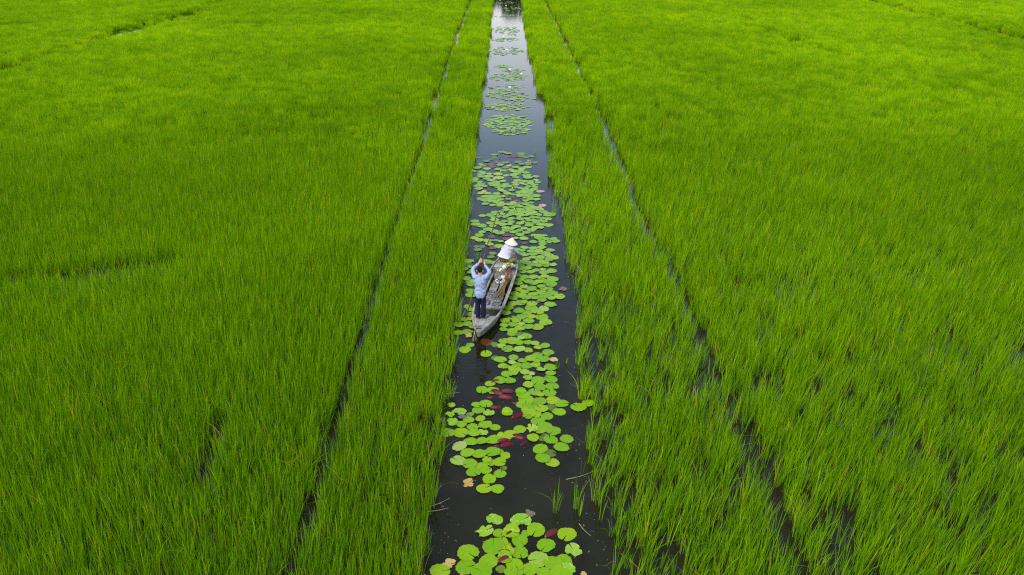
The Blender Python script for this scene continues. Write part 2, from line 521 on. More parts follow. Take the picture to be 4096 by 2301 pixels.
# ------------------------------------------------------------------ lily pads
def mat_pad(name, stops, veins=0.16, rough=0.33, mass=False, spot=None, trans=0.12):
    t = NT(name)
    if mass:
        at = t.n('ShaderNodeAttribute'); at.attribute_name = 'tint'
        rnd = at.outputs['Fac']
        co = t.n('ShaderNodeNewGeometry').outputs['Position']
        veins = 0
    else:
        rnd = t.rand()
        co = t.obj()
    col = t.ramp(rnd, stops)
    n = t.noise(2.4 if not mass else 8.0, 4, co)
    col = t.mix(1.0, col, t.ramp(n, [(0.3, (0.86, 0.90, 0.85)), (0.7, (1.10, 1.07, 1.1))]), 'MULTIPLY')
    bump = None
    if veins:
        sx = t.n('ShaderNodeSeparateXYZ'); t.l(co, sx.inputs[0])
        an = t.n('ShaderNodeMath', operation='ARCTAN2'); t.l(sx.outputs[1], an.inputs[0]); t.l(sx.outputs[0], an.inputs[1])
        mu = t.n('ShaderNodeMath', operation='MULTIPLY'); t.l(an.outputs[0], mu.inputs[0]); mu.inputs[1].default_value = 13.0
        sn = t.n('ShaderNodeMath', operation='SINE'); t.l(mu.outputs[0], sn.inputs[0])
        ab = t.n('ShaderNodeMath', operation='ABSOLUTE'); t.l(sn.outputs[0], ab.inputs[0])
        vr = t.ramp(ab.outputs[0], [(0.0, (1 + veins, 1 + veins, 1 + veins)), (0.22, (1, 1, 1))])
        col = t.mix(1.0, col, vr, 'MULTIPLY')
        bump = ab.outputs[0]
    if veins and spot is None:      # insect holes and browned rims
        vo = t.n('ShaderNodeTexVoronoi'); vo.inputs['Scale'].default_value = 4.5; t.l(co, vo.inputs['Vector'])
        add = t.n('ShaderNodeVectorMath', operation='ADD'); t.l(co, add.inputs[0])
        cb = t.n('ShaderNodeCombineXYZ'); t.l(rnd, cb.inputs[2]); sc = t.n('ShaderNodeVectorMath', operation='SCALE'); sc.inputs['Scale'].default_value = 60.0
        t.l(cb.outputs[0], sc.inputs[0]); t.l(sc.outputs[0], add.inputs[1]); t.l(add.outputs[0], vo.inputs['Vector'])
        hole = t.ramp(vo.outputs['Distance'], [(0.085, (1, 1, 1)), (0.11, (0, 0, 0))])
        col = t.mix(hole, col, (0.035, 0.04, 0.008))
        ln = t.n('ShaderNodeVectorMath', operation='LENGTH'); t.l(co, ln.inputs[0])
        edge = t.ramp(ln.outputs['Value'], [(0.86, (0, 0, 0)), (1.0, (0.9, 0.9, 0.9))])
        en = t.ramp(t.noise(2.0, 4, add.outputs[0]), [(0.54, (0, 0, 0)), (0.62, (1, 1, 1))])
        col = t.mix(t.mix(1.0, edge, en, 'MULTIPLY'), col, (0.30, 0.21, 0.06))
    if spot is not None:
        sn2 = t.noise(3.3, 5, co)
        m = t.ramp(sn2, [(spot[0], (0, 0, 0)), (spot[0] + 0.07, (1, 1, 1))])
        col = t.mix(m, col, spot[1])
    b = t.bsdf(col, rough, 0.38 if mass else 0.18, bump, 0.12, 0.02)
    tl = t.n('ShaderNodeBsdfTranslucent'); t.l(col, tl.inputs['Color'])
    ms = t.n('ShaderNodeMixShader'); ms.inputs[0].default_value = trans
    t.l(b.outputs[0], ms.inputs[1]); t.l(tl.outputs[0], ms.inputs[2])
    t.surf(ms.outputs[0])
    return t.m

GREEN = [(0.0, (0.150, 0.305, 0.001)), (0.5, (0.192, 0.352, 0.001)), (0.85, (0.232, 0.368, 0.002)), (1.0, (0.28, 0.38, 0.006))]
DULL = [(0.0, (0.09, 0.15, 0.008)), (0.6, (0.125, 0.20, 0.010)), (1.0, (0.15, 0.20, 0.02))]
PALE = [(0.0, (0.24, 0.38, 0.03)), (1.0, (0.32, 0.40, 0.09))]
DEAD = [(0.0, (0.46, 0.29, 0.07)), (0.5, (0.52, 0.35, 0.11)), (1.0, (0.36, 0.27, 0.14))]
BROWN = [(0.0, (0.10, 0.065, 0.03)), (0.5, (0.16, 0.13, 0.07)), (1.0, (0.13, 0.12, 0.10))]
MAROON = [(0.0, (0.10, 0.007, 0.014)), (0.6, (0.145, 0.011, 0.020)), (1.0, (0.12, 0.025, 0.02))]
PURPLE = [(0.0, (0.10, 0.035, 0.045)), (1.0, (0.15, 0.05, 0.055))]
M['pad_G'] = mat_pad('lily_pad_green', GREEN)
M['pad_A'] = M['pad_G']
M['pad_D'] = mat_pad('lily_pad_dull', DULL)
M['pad_Y'] = mat_pad('lily_pad_pale', PALE)
M['pad_B'] = mat_pad('lily_pad_decayed', [(0.0, (0.19, 0.40, 0.006)), (1.0, (0.30, 0.43, 0.03))], spot=(0.56, (0.52, 0.40, 0.20)))
M['pad_T'] = mat_pad('lily_pad_dead', DEAD, spot=(0.60, (0.10, 0.06, 0.03)))
M['pad_X'] = mat_pad('lily_pad_rotten', BROWN)
M['pad_R'] = mat_pad('lily_pad_maroon_underside', MAROON, veins=0.3, rough=0.35)
M['pad_P'] = mat_pad('lily_pad_purple', PURPLE)
M['pad_S'] = mat_pad('lily_pad_sunken', [(0.0, (0.50, 0.16, 0.03)), (1.0, (0.5, 0.16, 0.03))], veins=0.5)
MASS = {'G': mat_pad('lily_pads_green_mass', GREEN, mass=True), 'D': mat_pad('lily_pads_dull_mass', DULL, mass=True),
        'T': mat_pad('lily_pads_dead_mass', DEAD, mass=True), 'P': mat_pad('lily_pads_purple_mass', PURPLE, mass=True)}

def pad_geom(seed, kind, N=26):
    """unit-radius leaf with a slit, toothed rim and slightly lifted edge; returns verts, faces"""
    r = random.Random(seed)
    g = r.uniform(0.02, 0.10)
    asp = r.uniform(0.90, 1.0)
    ph = [r.uniform(0, 6.28) for _ in range(4)]
    bites = []
    if kind == 'B':
        bites = [(r.uniform(0.4, 5.9), r.uniform(0.15, 0.5), r.uniform(0.15, 0.5)) for _ in range(4)]
    elif kind in 'TX':
        bites = [(r.uniform(0.4, 5.9), r.uniform(0.2, 0.6), r.uniform(0.15, 0.45)) for _ in range(4)]
    elif r.random() < 0.45:
        bites = [(r.uniform(0.4, 5.9), r.uniform(0.07, 0.16), r.uniform(0.10, 0.28))]
    V = [(0.04, 0.0, 0.008)]
    rings = []
    for ri, f in enumerate((0.62, 1.0)):
        ring = []
        for i in range(N):
            a = g + (2 * math.pi - 2 * g) * i / (N - 1)
            rad = 1 + 0.045 * math.sin(2 * a + ph[0]) + 0.03 * math.sin(3 * a + ph[1])
            z = 0.012 * math.sin(3 * a + ph[2])
            if ri:
                rad += 0.028 * (1 if i % 2 else -1) + r.uniform(-0.02, 0.02)
                z += 0.02 + 0.022 * math.sin(4 * a + ph[3])
                for ba, bw, bd in bites:
                    d = abs(a - ba)
                    if d < bw: rad -= bd * (1 - d / bw) ** 0.6
                if kind in 'TXB':
                    z += r.uniform(-0.01, 0.10 if kind != 'B' else 0.05)
                if i in (0, N - 1): rad *= 0.93
            ring.append(len(V))
            V.append((rad * f * math.cos(a), rad * f * math.sin(a) * asp, z))
        rings.append(ring)
    Fc = []
    for i in range(N - 1):
        Fc.append((0, rings[0][i], rings[0][i + 1]))
        Fc.append((rings[0][i], rings[1][i], rings[1][i + 1], rings[0][i + 1]))
    if kind == 'A':       # one side turned up out of the water
        ca, sa = math.cos(R(62)), math.sin(R(62))
        V = [(x, y, z) if y < 0.12 else (x, 0.12 + (y - 0.12) * ca - z * sa, z + (y - 0.12) * sa) for x, y, z in V]
    return V, Fc

def fold_geom(seed):
    """a leaf standing half folded on the water, purple-red underside outwards"""
    r = random.Random(seed)
    N, Mn = 13, 7
    V, Fc = [], []
    tilt = R(r.uniform(38, 58)); cup = r.uniform(0.25, 0.5)
    wob = r.uniform(0.05, 0.14)
    for i in range(N):
        s = -1 + 2 * i / (N - 1)
        half = 0.42 * math.sqrt(max(0, 1 - s * s)) + 0.012
        for j in range(Mn):
            q = -1 + 2 * j / (Mn - 1)
            y = q * half
            z = cup * half * (1 - q * q) + wob * s * s * 0.4
            x = 1.2 * s * (1 - 0.06 * q * q)
            yy = y * math.cos(tilt) - z * math.sin(tilt) * 0.4
            zz = (y + half) * math.sin(tilt) * 0.75 + z * math.cos(tilt) * 0.6
            V.append((x, yy, zz - 0.05))
    for i in range(N - 1):
        for j in range(Mn - 1):
            a = i * Mn + j
            Fc.append((a, a + 1, a + Mn + 1, a + Mn))
    return V, Fc

PAD_ME = {}
def pad_mesh(kind, var):
    key = (kind, var)
    if key not in PAD_ME:
        V, Fc = fold_geom(900 + var) if kind == 'R' else pad_geom(400 + var * 7 + ord(kind), kind)
        me = bpy.data.meshes.new('lily_pad')
        me.from_pydata(V, [], Fc)
        me.materials.append(M['pad_' + kind])
        me.polygons.foreach_set('use_smooth', [True] * len(Fc))
        PAD_ME[key] = me
    return PAD_ME[key]

PADS = """
0.73 10.43 0.161 G
0.38 10.46 0.168 G
-0.18 10.47 0.161 G
-0.82 10.47 0.168 G
1.38 10.66 0.071 T cream dead scrap by the lower right rice
0.95 10.67 0.156 G
-0.82 10.68 0.057 T tan scrap of dead leaf on the bottom edge
0.66 10.71 0.121 G
0.20 10.72 0.085 G
0.05 10.72 0.107 G
-1.24 10.75 0.164 G
1.05 10.75 0.171 B yellowing pad with brown right rim by the bottom edge
-0.48 10.76 0.178 G
0.41 10.80 0.143 G
-0.13 10.81 0.086 D
-0.77 10.86 0.172 G
0.13 10.91 0.144 G
-1.10 10.94 0.137 T tan dead leaf with ragged points near the bottom edge
0.83 10.95 0.159 G
1.04 10.98 0.159 G
-0.36 10.99 0.159 G
-0.07 11.04 0.109 R lowest maroon leaf edge in the near cluster
0.57 11.04 0.174 Y
-0.05 11.08 0.124 A
-0.75 11.21 0.183 G
0.23 11.21 0.143 G
-0.02 11.23 0.139 G
-0.06 11.23 0.088 R maroon leaf fold at the middle of the near cluster
1.25 11.28 0.155 B green pad with scorched lower lobe at right of the near cluster
-0.27 11.37 0.192 G
0.73 11.39 0.156 G
-0.01 11.41 0.074 G
-0.11 11.51 0.112 G
0.23 11.52 0.142 G
-0.10 11.69 0.038 R small maroon fold at the left of the near cluster
1.15 11.69 0.166 G
0.85 11.70 0.128 R long maroon leaf standing apart at right of the near cluster
0.35 11.70 0.083 G
0.04 11.72 0.076 R maroon triangular leaf tip in the near cluster
-0.17 11.72 0.106 G
0.07 11.75 0.148 A
-0.45 11.78 0.159 B green pad with a whitish nibbled corner in the near cluster
0.55 11.80 0.175 G
0.26 12.06 0.185 B very ragged green pad beside the brown dead leaf
-0.26 12.12 0.147 B lobed pad with tan frayed rim, topmost of the near cluster
0.44 12.28 0.117 X crumpled brown dead leaf above the near cluster
-0.21 13.02 0.132 G
-0.49 13.03 0.141 G
-0.83 13.21 0.143 T yellow dead pad with a blackened top floating alone
-0.39 13.34 0.141 G
-0.16 13.51 0.123 G
-0.73 13.56 0.139 G
-0.47 13.62 0.115 G
-0.07 13.71 0.061 D
-0.13 13.71 0.043 X small brown curled leaf beside green pads
-0.56 13.77 0.128 G
-0.82 13.85 0.147 G
-0.35 13.88 0.098 G
0.99 13.88 0.135 G
-0.17 13.90 0.133 G
-1.08 13.96 0.161 Y
-0.45 13.98 0.099 G
0.78 14.03 0.149 G
-0.04 14.11 0.093 A
-0.62 14.20 0.144 G
0.94 14.22 0.138 D
-0.89 14.23 0.150 G
-0.19 14.26 0.100 G
-0.33 14.26 0.151 G
0.74 14.37 0.158 G
1.22 14.42 0.152 G
-1.08 14.47 0.158 Y
-0.25 14.48 0.051 R small maroon tip beside the folded pair
-0.02 14.51 0.108 R lower leaf of the maroon folded pair
0.38 14.56 0.083 R upright oval maroon leaf standing alone
-0.08 14.64 0.122 R upper leaf of the maroon folded pair
-0.84 14.64 0.141 G
-0.58 14.66 0.122 G
-0.32 14.70 0.148 G
0.99 14.72 0.148 G
1.36 14.73 0.148 G
0.79 14.76 0.090 D
0.59 14.77 0.129 G
0.25 14.81 0.123 R maroon leaf leaning against green pads
-0.01 14.81 0.116 G
-0.15 14.85 0.091 A
0.87 14.89 0.091 X brown withered scrap between green pads
0.08 14.92 0.143 G
-0.76 14.97 0.130 G
-1.37 14.99 0.150 G
-0.57 14.99 0.111 B half rotten pale pad tucked under green pads
-1.07 14.99 0.163 G
1.07 15.03 0.157 G
0.77 15.07 0.137 G
0.29 15.09 0.137 G
0.57 15.13 0.144 B pad with a cream scorched rim mid canal
-0.29 15.18 0.112 G
0.92 15.21 0.142 G
-0.81 15.22 0.125 G
-0.52 15.30 0.143 G
-1.08 15.32 0.119 G
0.73 15.41 0.153 G
-1.29 15.41 0.126 B torn pad with brown corner near the left bank
-0.92 15.48 0.120 G
-1.57 15.48 0.113 X dark rotting leaf under the left bank rice
-0.64 15.54 0.107 G
-1.08 15.61 0.107 X blackened rotten pad with tan rim near the left bank
0.24 15.62 0.121 R broad maroon leaf with pale veins mid canal
0.95 15.63 0.141 G
-0.95 15.66 0.074 X grey dead leaf scrap among torn pads
0.50 15.67 0.128 G
0.69 15.71 0.124 G
-0.89 15.71 0.081 G
-1.37 15.71 0.101 B pale shrivelled pad against the left bank
0.00 15.77 0.122 A
-0.44 15.77 0.128 B rounded pad with a tan nibbled rim mid canal
1.25 15.81 0.140 G
-1.15 15.83 0.149 B long torn pad with tan edges near the left bank
0.51 15.86 0.156 G
-0.70 15.89 0.133 G
0.83 15.94 0.143 G
1.73 15.98 0.164 G
-0.28 15.99 0.096 R thin magenta leaf edge lying mid canal
1.07 16.00 0.130 D
0.60 16.07 0.130 G
-0.76 16.11 0.103 G
-1.36 16.11 0.096 B torn square pad closest to the left bank
0.36 16.12 0.137 G
1.34 16.15 0.149 G
1.98 16.15 0.149 G
-0.52 16.15 0.151 G
0.17 16.16 0.055 R tiny dark maroon leaf half sunk
0.79 16.25 0.155 G
1.13 16.30 0.159 G
0.46 16.33 0.174 G
-0.05 16.41 0.132 R flat maroon leaf below the upturned maroon pair
-0.41 16.42 0.070 R small maroon leaf at the far left of its cluster
0.83 16.54 0.087 G
0.40 16.54 0.161 G
1.06 16.63 0.148 G
-0.26 16.64 0.141 R largest of the maroon upturned leaves mid canal
0.34 16.67 0.113 A
0.69 16.68 0.155 G
0.01 16.69 0.120 R maroon upturned leaf pointing right with green lip
-0.36 16.74 0.134 G
-0.63 16.76 0.149 G
0.84 16.91 0.143 G
1.14 16.94 0.157 G
0.54 17.01 0.132 G
-0.44 17.07 0.122 G
-0.30 17.17 0.086 R maroon leaf folded between two green pads
0.07 17.19 0.133 G
0.79 17.20 0.170 G
-0.18 17.22 0.159 G
1.12 17.25 0.159 G
0.53 17.33 0.109 G
-0.01 17.50 0.135 G
0.64 17.54 0.081 Y
1.14 17.54 0.120 G
0.17 17.57 0.110 G
0.46 17.62 0.132 Y
0.90 17.74 0.111 B tattered pad beside the small weeds
0.20 17.76 0.155 G
1.14 17.84 0.146 G
-0.01 17.89 0.074 G
-0.11 17.92 0.119 G
0.51 17.94 0.146 G
0.76 17.98 0.120 G
0.26 17.99 0.112 G
0.13 18.10 0.098 Y
0.79 18.17 0.090 G
0.41 18.19 0.106 G
1.26 18.23 0.136 T ragged pale dead pad with weeds near the right bank
-0.18 18.25 0.151 G
0.99 18.26 0.144 G
0.63 18.33 0.133 G
-0.33 18.34 0.106 D
0.17 18.35 0.134 G
0.82 18.48 0.140 G
-0.57 18.55 0.150 G
1.12 18.60 0.150 G
0.58 18.75 0.116 G
-1.16 18.78 0.154 G
0.34 18.81 0.155 Y
0.02 18.83 0.163 G
0.86 18.89 0.112 G
-0.16 18.97 0.125 B tattered pad with tan rim behind the boat stern
1.05 18.98 0.125 G
-1.03 19.03 0.109 G
-0.34 19.06 0.109 D
0.78 19.11 0.117 G
0.34 19.15 0.126 G
0.58 19.18 0.110 G
0.17 19.25 0.173 G
-0.08 19.25 0.142 G
-0.57 19.26 0.173 S orange sunken pad below the boat stern
0.40 19.43 0.098 Y
0.56 19.51 0.141 G
-1.09 19.55 0.123 T tan dead pad beside the left of the boat stern
0.40 19.63 0.142 D
0.14 19.68 0.123 G
-1.39 19.74 0.136 G
-1.14 19.78 0.142 G
0.16 19.84 0.136 G
-0.10 19.92 0.106 G
0.38 20.02 0.150 G
0.88 20.06 0.169 G
0.62 20.07 0.138 G
-0.99 20.10 0.113 G
-0.09 20.15 0.113 G
-1.41 20.22 0.145 G
0.17 20.23 0.132 G
-1.15 20.26 0.132 G
0.43 20.28 0.088 Y
1.13 20.33 0.171 G
0.63 20.46 0.159 G
-0.06 20.47 0.134 G
0.27 20.49 0.140 G
-1.26 20.53 0.115 G
-1.07 20.58 0.115 G
0.08 20.60 0.064 G
0.20 20.67 0.058 G
1.04 20.68 0.180 G
0.43 20.71 0.160 G
0.72 20.73 0.129 G
-1.04 20.86 0.129 G
-0.04 20.96 0.156 G
0.60 20.98 0.143 G
0.93 21.01 0.169 G
0.36 21.10 0.154 G
-1.07 21.16 0.104 G
-1.12 21.22 0.085 Y
1.12 21.23 0.164 Y
0.74 21.26 0.184 G
0.04 21.27 0.144 G
-1.21 21.39 0.105 G
1.33 21.49 0.165 G
0.77 21.55 0.152 G
0.18 21.56 0.146 G
0.43 21.64 0.173 G
0.94 21.67 0.080 X brown withered pad at the lower edge of the raft
0.52 21.67 0.107 G
1.09 21.79 0.120 G
1.38 21.93 0.128 G
0.62 21.97 0.148 G
0.21 21.97 0.135 G
0.88 22.00 0.135 G
1.64 22.02 0.162 G
1.17 22.05 0.149 G
0.47 22.12 0.149 G
-1.12 22.16 0.169 G
0.83 22.21 0.136 G
0.25 22.24 0.136 G
1.43 22.27 0.157 G
1.10 22.30 0.150 G
0.54 22.41 0.137 G
0.98 22.46 0.062 G
-1.15 22.48 0.137 G
1.78 22.57 0.145 X grey torn leaf floating alone near the right bank
1.34 22.58 0.131 G
0.79 22.58 0.158 G
0.36 22.58 0.117 G
1.18 22.61 0.124 G
0.56 22.75 0.125 G
1.10 22.77 0.125 G
1.44 22.93 0.174 G
-1.14 22.95 0.153 G
0.86 23.00 0.126 G
0.37 23.00 0.133 G
1.05 23.12 0.133 G
0.72 23.13 0.147 G
1.23 23.16 0.155 G
-1.17 23.17 0.155 Y
0.44 23.29 0.134 G
1.49 23.31 0.169 G
-1.34 23.37 0.149 G
1.14 23.42 0.128 B pad with orange brown rim in the raft beside the boat
0.88 23.49 0.149 G
0.59 23.49 0.135 G
1.26 23.52 0.128 G
0.36 23.63 0.114 G
1.24 23.81 0.151 G
-1.23 23.84 0.093 G
0.80 23.90 0.130 G
0.53 23.90 0.123 G
1.50 23.96 0.159 G
0.98 24.04 0.123 G
-1.16 24.05 0.087 G
1.20 24.07 0.101 B small decayed pad in the raft right of the bow
-1.44 24.14 0.131 G
0.43 24.14 0.145 G
0.69 24.21 0.131 G
-1.23 24.30 0.088 G
0.46 24.39 0.132 G
1.33 24.42 0.125 G
1.07 24.46 0.147 G
1.57 24.49 0.125 B tattered pad with brown points near the right bank
0.83 24.50 0.147 G
-1.31 24.51 0.132 D
1.27 24.64 0.163 G
0.67 24.64 0.148 G
-0.48 24.65 0.118 G
0.50 24.68 0.133 G
0.97 24.69 0.096 G
-0.63 24.72 0.133 G
-1.31 24.79 0.156 G
-0.73 24.80 0.089 G
1.13 24.88 0.127 G
1.46 24.93 0.149 G
0.68 24.97 0.134 G
1.66 25.06 0.142 G
1.18 25.09 0.143 G
0.93 25.12 0.135 G
-0.55 25.13 0.120 D
1.47 25.24 0.151 G
0.60 25.38 0.167 G
0.92 25.42 0.144 G
-0.49 25.43 0.121 D
1.35 25.46 0.159 G
1.15 25.50 0.122 G
1.11 25.65 0.153 G
0.85 25.65 0.130 G
0.56 25.69 0.107 G
1.53 25.71 0.153 G
-1.03 25.77 0.135 D
0.39 25.81 0.107 G
0.95 25.92 0.139 G
-0.50 25.94 0.146 X dark sunken pad left of the hat wearer
1.25 25.96 0.139 G
0.64 25.97 0.139 G
-1.09 26.06 0.093 D
-0.89 26.08 0.116 D
-0.30 26.12 0.160 G
1.29 26.28 0.133 G
-0.63 26.29 0.143 G
0.64 26.41 0.125 X dark withered pad to the right of the straw hat
0.97 26.49 0.133 G
1.54 26.52 0.110 G
1.28 26.52 0.126 G
1.79 26.54 0.141 G
-0.22 26.55 0.102 G
-0.71 26.62 0.150 G
-0.42 26.66 0.123 D
-1.00 26.66 0.142 Y
1.71 26.77 0.127 G
1.45 26.77 0.119 G
-0.03 26.78 0.127 P reddish pad touching the left rim of the straw hat
0.63 26.82 0.159 G
0.31 26.86 0.127 G
-1.19 26.87 0.135 Y
1.20 26.90 0.175 G
-0.55 27.00 0.127 P reddish flat pad just under the bamboo pole
1.16 27.07 0.144 G
0.19 27.10 0.096 P small reddish pad above the straw hat peak
1.40 27.11 0.112 G
-0.02 27.14 0.125 P reddish flat pad farthest above the straw hat
-1.01 27.15 0.147 G
1.01 27.15 0.112 G
0.49 27.20 0.152 G
-0.26 27.36 0.161 G
0.72 27.43 0.153 G
0.26 27.46 0.137 G
-0.92 27.47 0.126 G
-0.47 27.55 0.146 G
0.50 27.62 0.117 G
0.94 27.67 0.163 G
-0.02 27.68 0.155 G
1.01 27.69 0.117 G
-0.70 27.71 0.163 G
0.19 27.77 0.098 G
0.67 27.81 0.131 G
-0.02 27.87 0.156 G
1.28 27.89 0.125 Y
1.09 27.89 0.140 Y
1.10 27.89 0.139 G
0.31 27.98 0.140 G
0.38 28.03 0.148 G
-0.95 28.09 0.163 G
-0.53 28.10 0.133 G
0.85 28.13 0.141 G
1.59 28.19 0.171 G
-0.13 28.22 0.149 G
0.12 28.25 0.104 G
1.30 28.25 0.164 G
-1.19 28.29 0.157 G
1.00 28.34 0.112 G
0.51 28.34 0.134 G
-0.34 28.39 0.150 G
-0.64 28.39 0.135 G
0.81 28.42 0.105 G
1.13 28.44 0.120 G
1.45 28.54 0.120 G
0.63 28.55 0.090 G
0.17 28.55 0.135 G
-0.09 28.59 0.120 G
-1.23 28.60 0.158 G
1.27 28.63 0.121 G
1.06 28.69 0.113 G
0.85 28.71 0.121 G
-0.46 28.72 0.159 G
1.61 28.79 0.136 G
0.52 28.84 0.144 G
1.43 28.88 0.129 G
0.79 28.88 0.121 G
0.17 28.89 0.137 G
1.22 28.97 0.114 G
-0.51 28.98 0.114 G
1.02 29.01 0.122 G
-0.06 29.08 0.122 G
-0.30 29.09 0.122 G
1.75 29.18 0.107 G
0.54 29.18 0.145 G
-0.96 29.20 0.138 G
1.58 29.22 0.130 G
0.74 29.23 0.123 G
-0.64 29.24 0.161 G
1.25 29.27 0.138 G
0.11 29.27 0.130 G
1.79 29.29 0.161 G
1.00 29.31 0.123 G
-0.43 29.32 0.123 G
-0.16 29.36 0.100 G
0.44 29.40 0.216 G
1.58 29.44 0.116 G
0.88 29.49 0.147 G
0.22 29.55 0.147 G
-0.48 29.56 0.132 G
0.69 29.58 0.132 G
1.10 29.60 0.124 G
1.45 29.62 0.147 G
0.50 29.62 0.124 G
-0.23 29.63 0.116 G
0.72 29.75 0.140 G
0.25 29.83 0.125 G
0.97 29.84 0.156 G
-0.03 29.85 0.148 G
1.33 29.88 0.164 G
0.54 29.89 0.141 G
1.14 30.07 0.157 G
0.82 30.09 0.149 G
-0.03 30.11 0.118 G
0.21 30.15 0.110 G
1.34 30.16 0.102 T
0.57 30.25 0.103 G
0.97 30.32 0.134 G
1.46 30.37 0.143 B
0.39 30.39 0.143 G
-0.58 30.42 0.119 G
0.12 30.46 0.151 G
-0.28 30.46 0.191 G
0.82 30.48 0.111 G
-0.09 30.54 0.127 G
-0.87 30.56 0.140 G
0.74 30.58 0.143 G
0.52 30.58 0.119 D
1.00 30.67 0.112 G
0.05 30.68 0.088 P
0.28 30.70 0.128 G
-0.20 30.74 0.096 T
-0.41 30.82 0.144 G
0.52 30.86 0.096 P
0.78 30.91 0.113 G
0.39 30.96 0.097 P
-0.61 30.97 0.177 G
-0.90 31.00 0.153 G
1.25 31.10 0.145 G
-0.28 31.11 0.145 G
0.98 31.15 0.146 G
0.69 31.15 0.105 P
0.07 31.15 0.113 G
-1.10 31.21 0.146 G
-0.54 31.25 0.146 G
-0.82 31.26 0.162 G
1.02 31.39 0.147 G
0.25 31.40 0.106 P
0.76 31.44 0.130 G
0.04 31.45 0.090 X
-0.35 31.45 0.155 G
-0.89 31.45 0.163 G
-0.16 31.50 0.123 G
0.56 31.52 0.139 G
-0.61 31.53 0.147 G
1.22 31.54 0.213 G
0.89 31.59 0.147 G
0.45 31.71 0.131 G
0.73 31.74 0.132 G
0.27 31.74 0.132 G
-0.42 31.85 0.148 G
0.97 31.89 0.149 G
0.02 31.89 0.157 G
-0.82 31.90 0.149 G
-1.08 31.92 0.157 G
0.77 31.99 0.141 G
0.54 31.99 0.149 G
2.20 32.11 0.141 G
1.44 32.12 0.163 B
-0.13 32.15 0.150 G
0.69 32.17 0.125 G
-0.96 32.18 0.125 T
1.01 32.21 0.158 G
0.22 32.27 0.133 G
-0.26 32.40 0.151 G
1.18 32.41 0.142 G
0.80 32.48 0.151 G
-1.20 32.49 0.159 G
0.60 32.55 0.118 G
0.41 32.69 0.101 T
-0.38 32.72 0.152 G
1.22 32.74 0.135 G
0.94 32.74 0.127 G
-0.13 32.80 0.152 G
-0.96 32.81 0.127 G
-1.28 32.83 0.152 G
0.13 32.84 0.127 G
1.22 33.00 0.145 G
0.83 33.03 0.102 G
-0.54 33.04 0.255 G
0.40 33.05 0.145 Y
-0.04 33.08 0.133 G
-1.13 33.09 0.170 G
1.05 33.22 0.145 G
0.66 33.22 0.120 G
-0.66 33.25 0.171 G
1.38 33.35 0.134 G
0.37 33.35 0.146 G
-1.21 33.39 0.137 G
-0.45 33.39 0.155 G
-1.47 33.50 0.189 G
-0.16 33.51 0.146 G
1.08 33.51 0.129 G
0.82 33.51 0.164 G
0.49 33.63 0.164 G
1.32 33.64 0.130 T
-0.68 33.66 0.156 G
-0.91 33.86 0.148 G
-1.45 33.86 0.209 G
-0.37 33.99 0.235 G
0.95 34.03 0.201 G
0.41 34.11 0.157 G
1.32 34.14 0.140 G
-1.16 34.19 0.189 G
-0.80 34.19 0.193 G
-0.01 34.36 0.132 G
0.91 34.38 0.190 G
0.31 34.38 0.167 G
-0.38 34.53 0.198 G
-0.77 34.57 0.138 G
-1.14 34.57 0.177 G
0.47 34.61 0.174 G
0.88 34.72 0.169 G
-1.13 34.86 0.169 G
0.35 34.94 0.143 G
0.64 34.97 0.161 G
-1.56 34.99 0.143 Y
-0.11 35.07 0.143 G
0.21 35.21 0.147 G
-0.40 35.25 0.148 G
-0.91 35.35 0.162 G
0.70 35.37 0.172 G
-1.35 35.49 0.181 G
-0.04 35.56 0.163 D
0.43 35.58 0.160 G
0.99 35.60 0.182 G
-0.66 35.64 0.154 P
-1.10 35.82 0.155 D
0.12 35.88 0.146 T
-0.30 35.97 0.174 G
-0.74 35.97 0.165 P
1.00 35.99 0.147 D
0.73 36.08 0.156 D
-1.22 36.10 0.110 G
1.34 36.27 0.129 D
-0.04 36.30 0.166 D
1.05 36.33 0.166 D
0.55 36.40 0.157 D
-0.39 36.41 0.181 P
-0.97 36.56 0.158 D
1.07 36.70 0.103 T
-0.77 36.86 0.150 P
-1.34 37.12 0.132 D
0.94 37.14 0.132 D
-0.59 37.21 0.151 D
0.35 37.32 0.170 P
-0.02 37.33 0.170 P
1.21 37.36 0.161 D
0.70 37.39 0.171 D
-0.61 37.60 0.171 D
0.74 37.84 0.191 D
0.07 37.87 0.182 D
-0.24 38.11 0.173 D
"""
PAD_LIST = []
for ln in PADS.strip().splitlines():
    p = ln.split(' ', 4)
    PAD_LIST.append((float(p[0]), float(p[1]), float(p[2]) * (1.16 if p[3] not in 'RTX' else 1.0), p[3], p[4] if len(p) > 4 else ''))

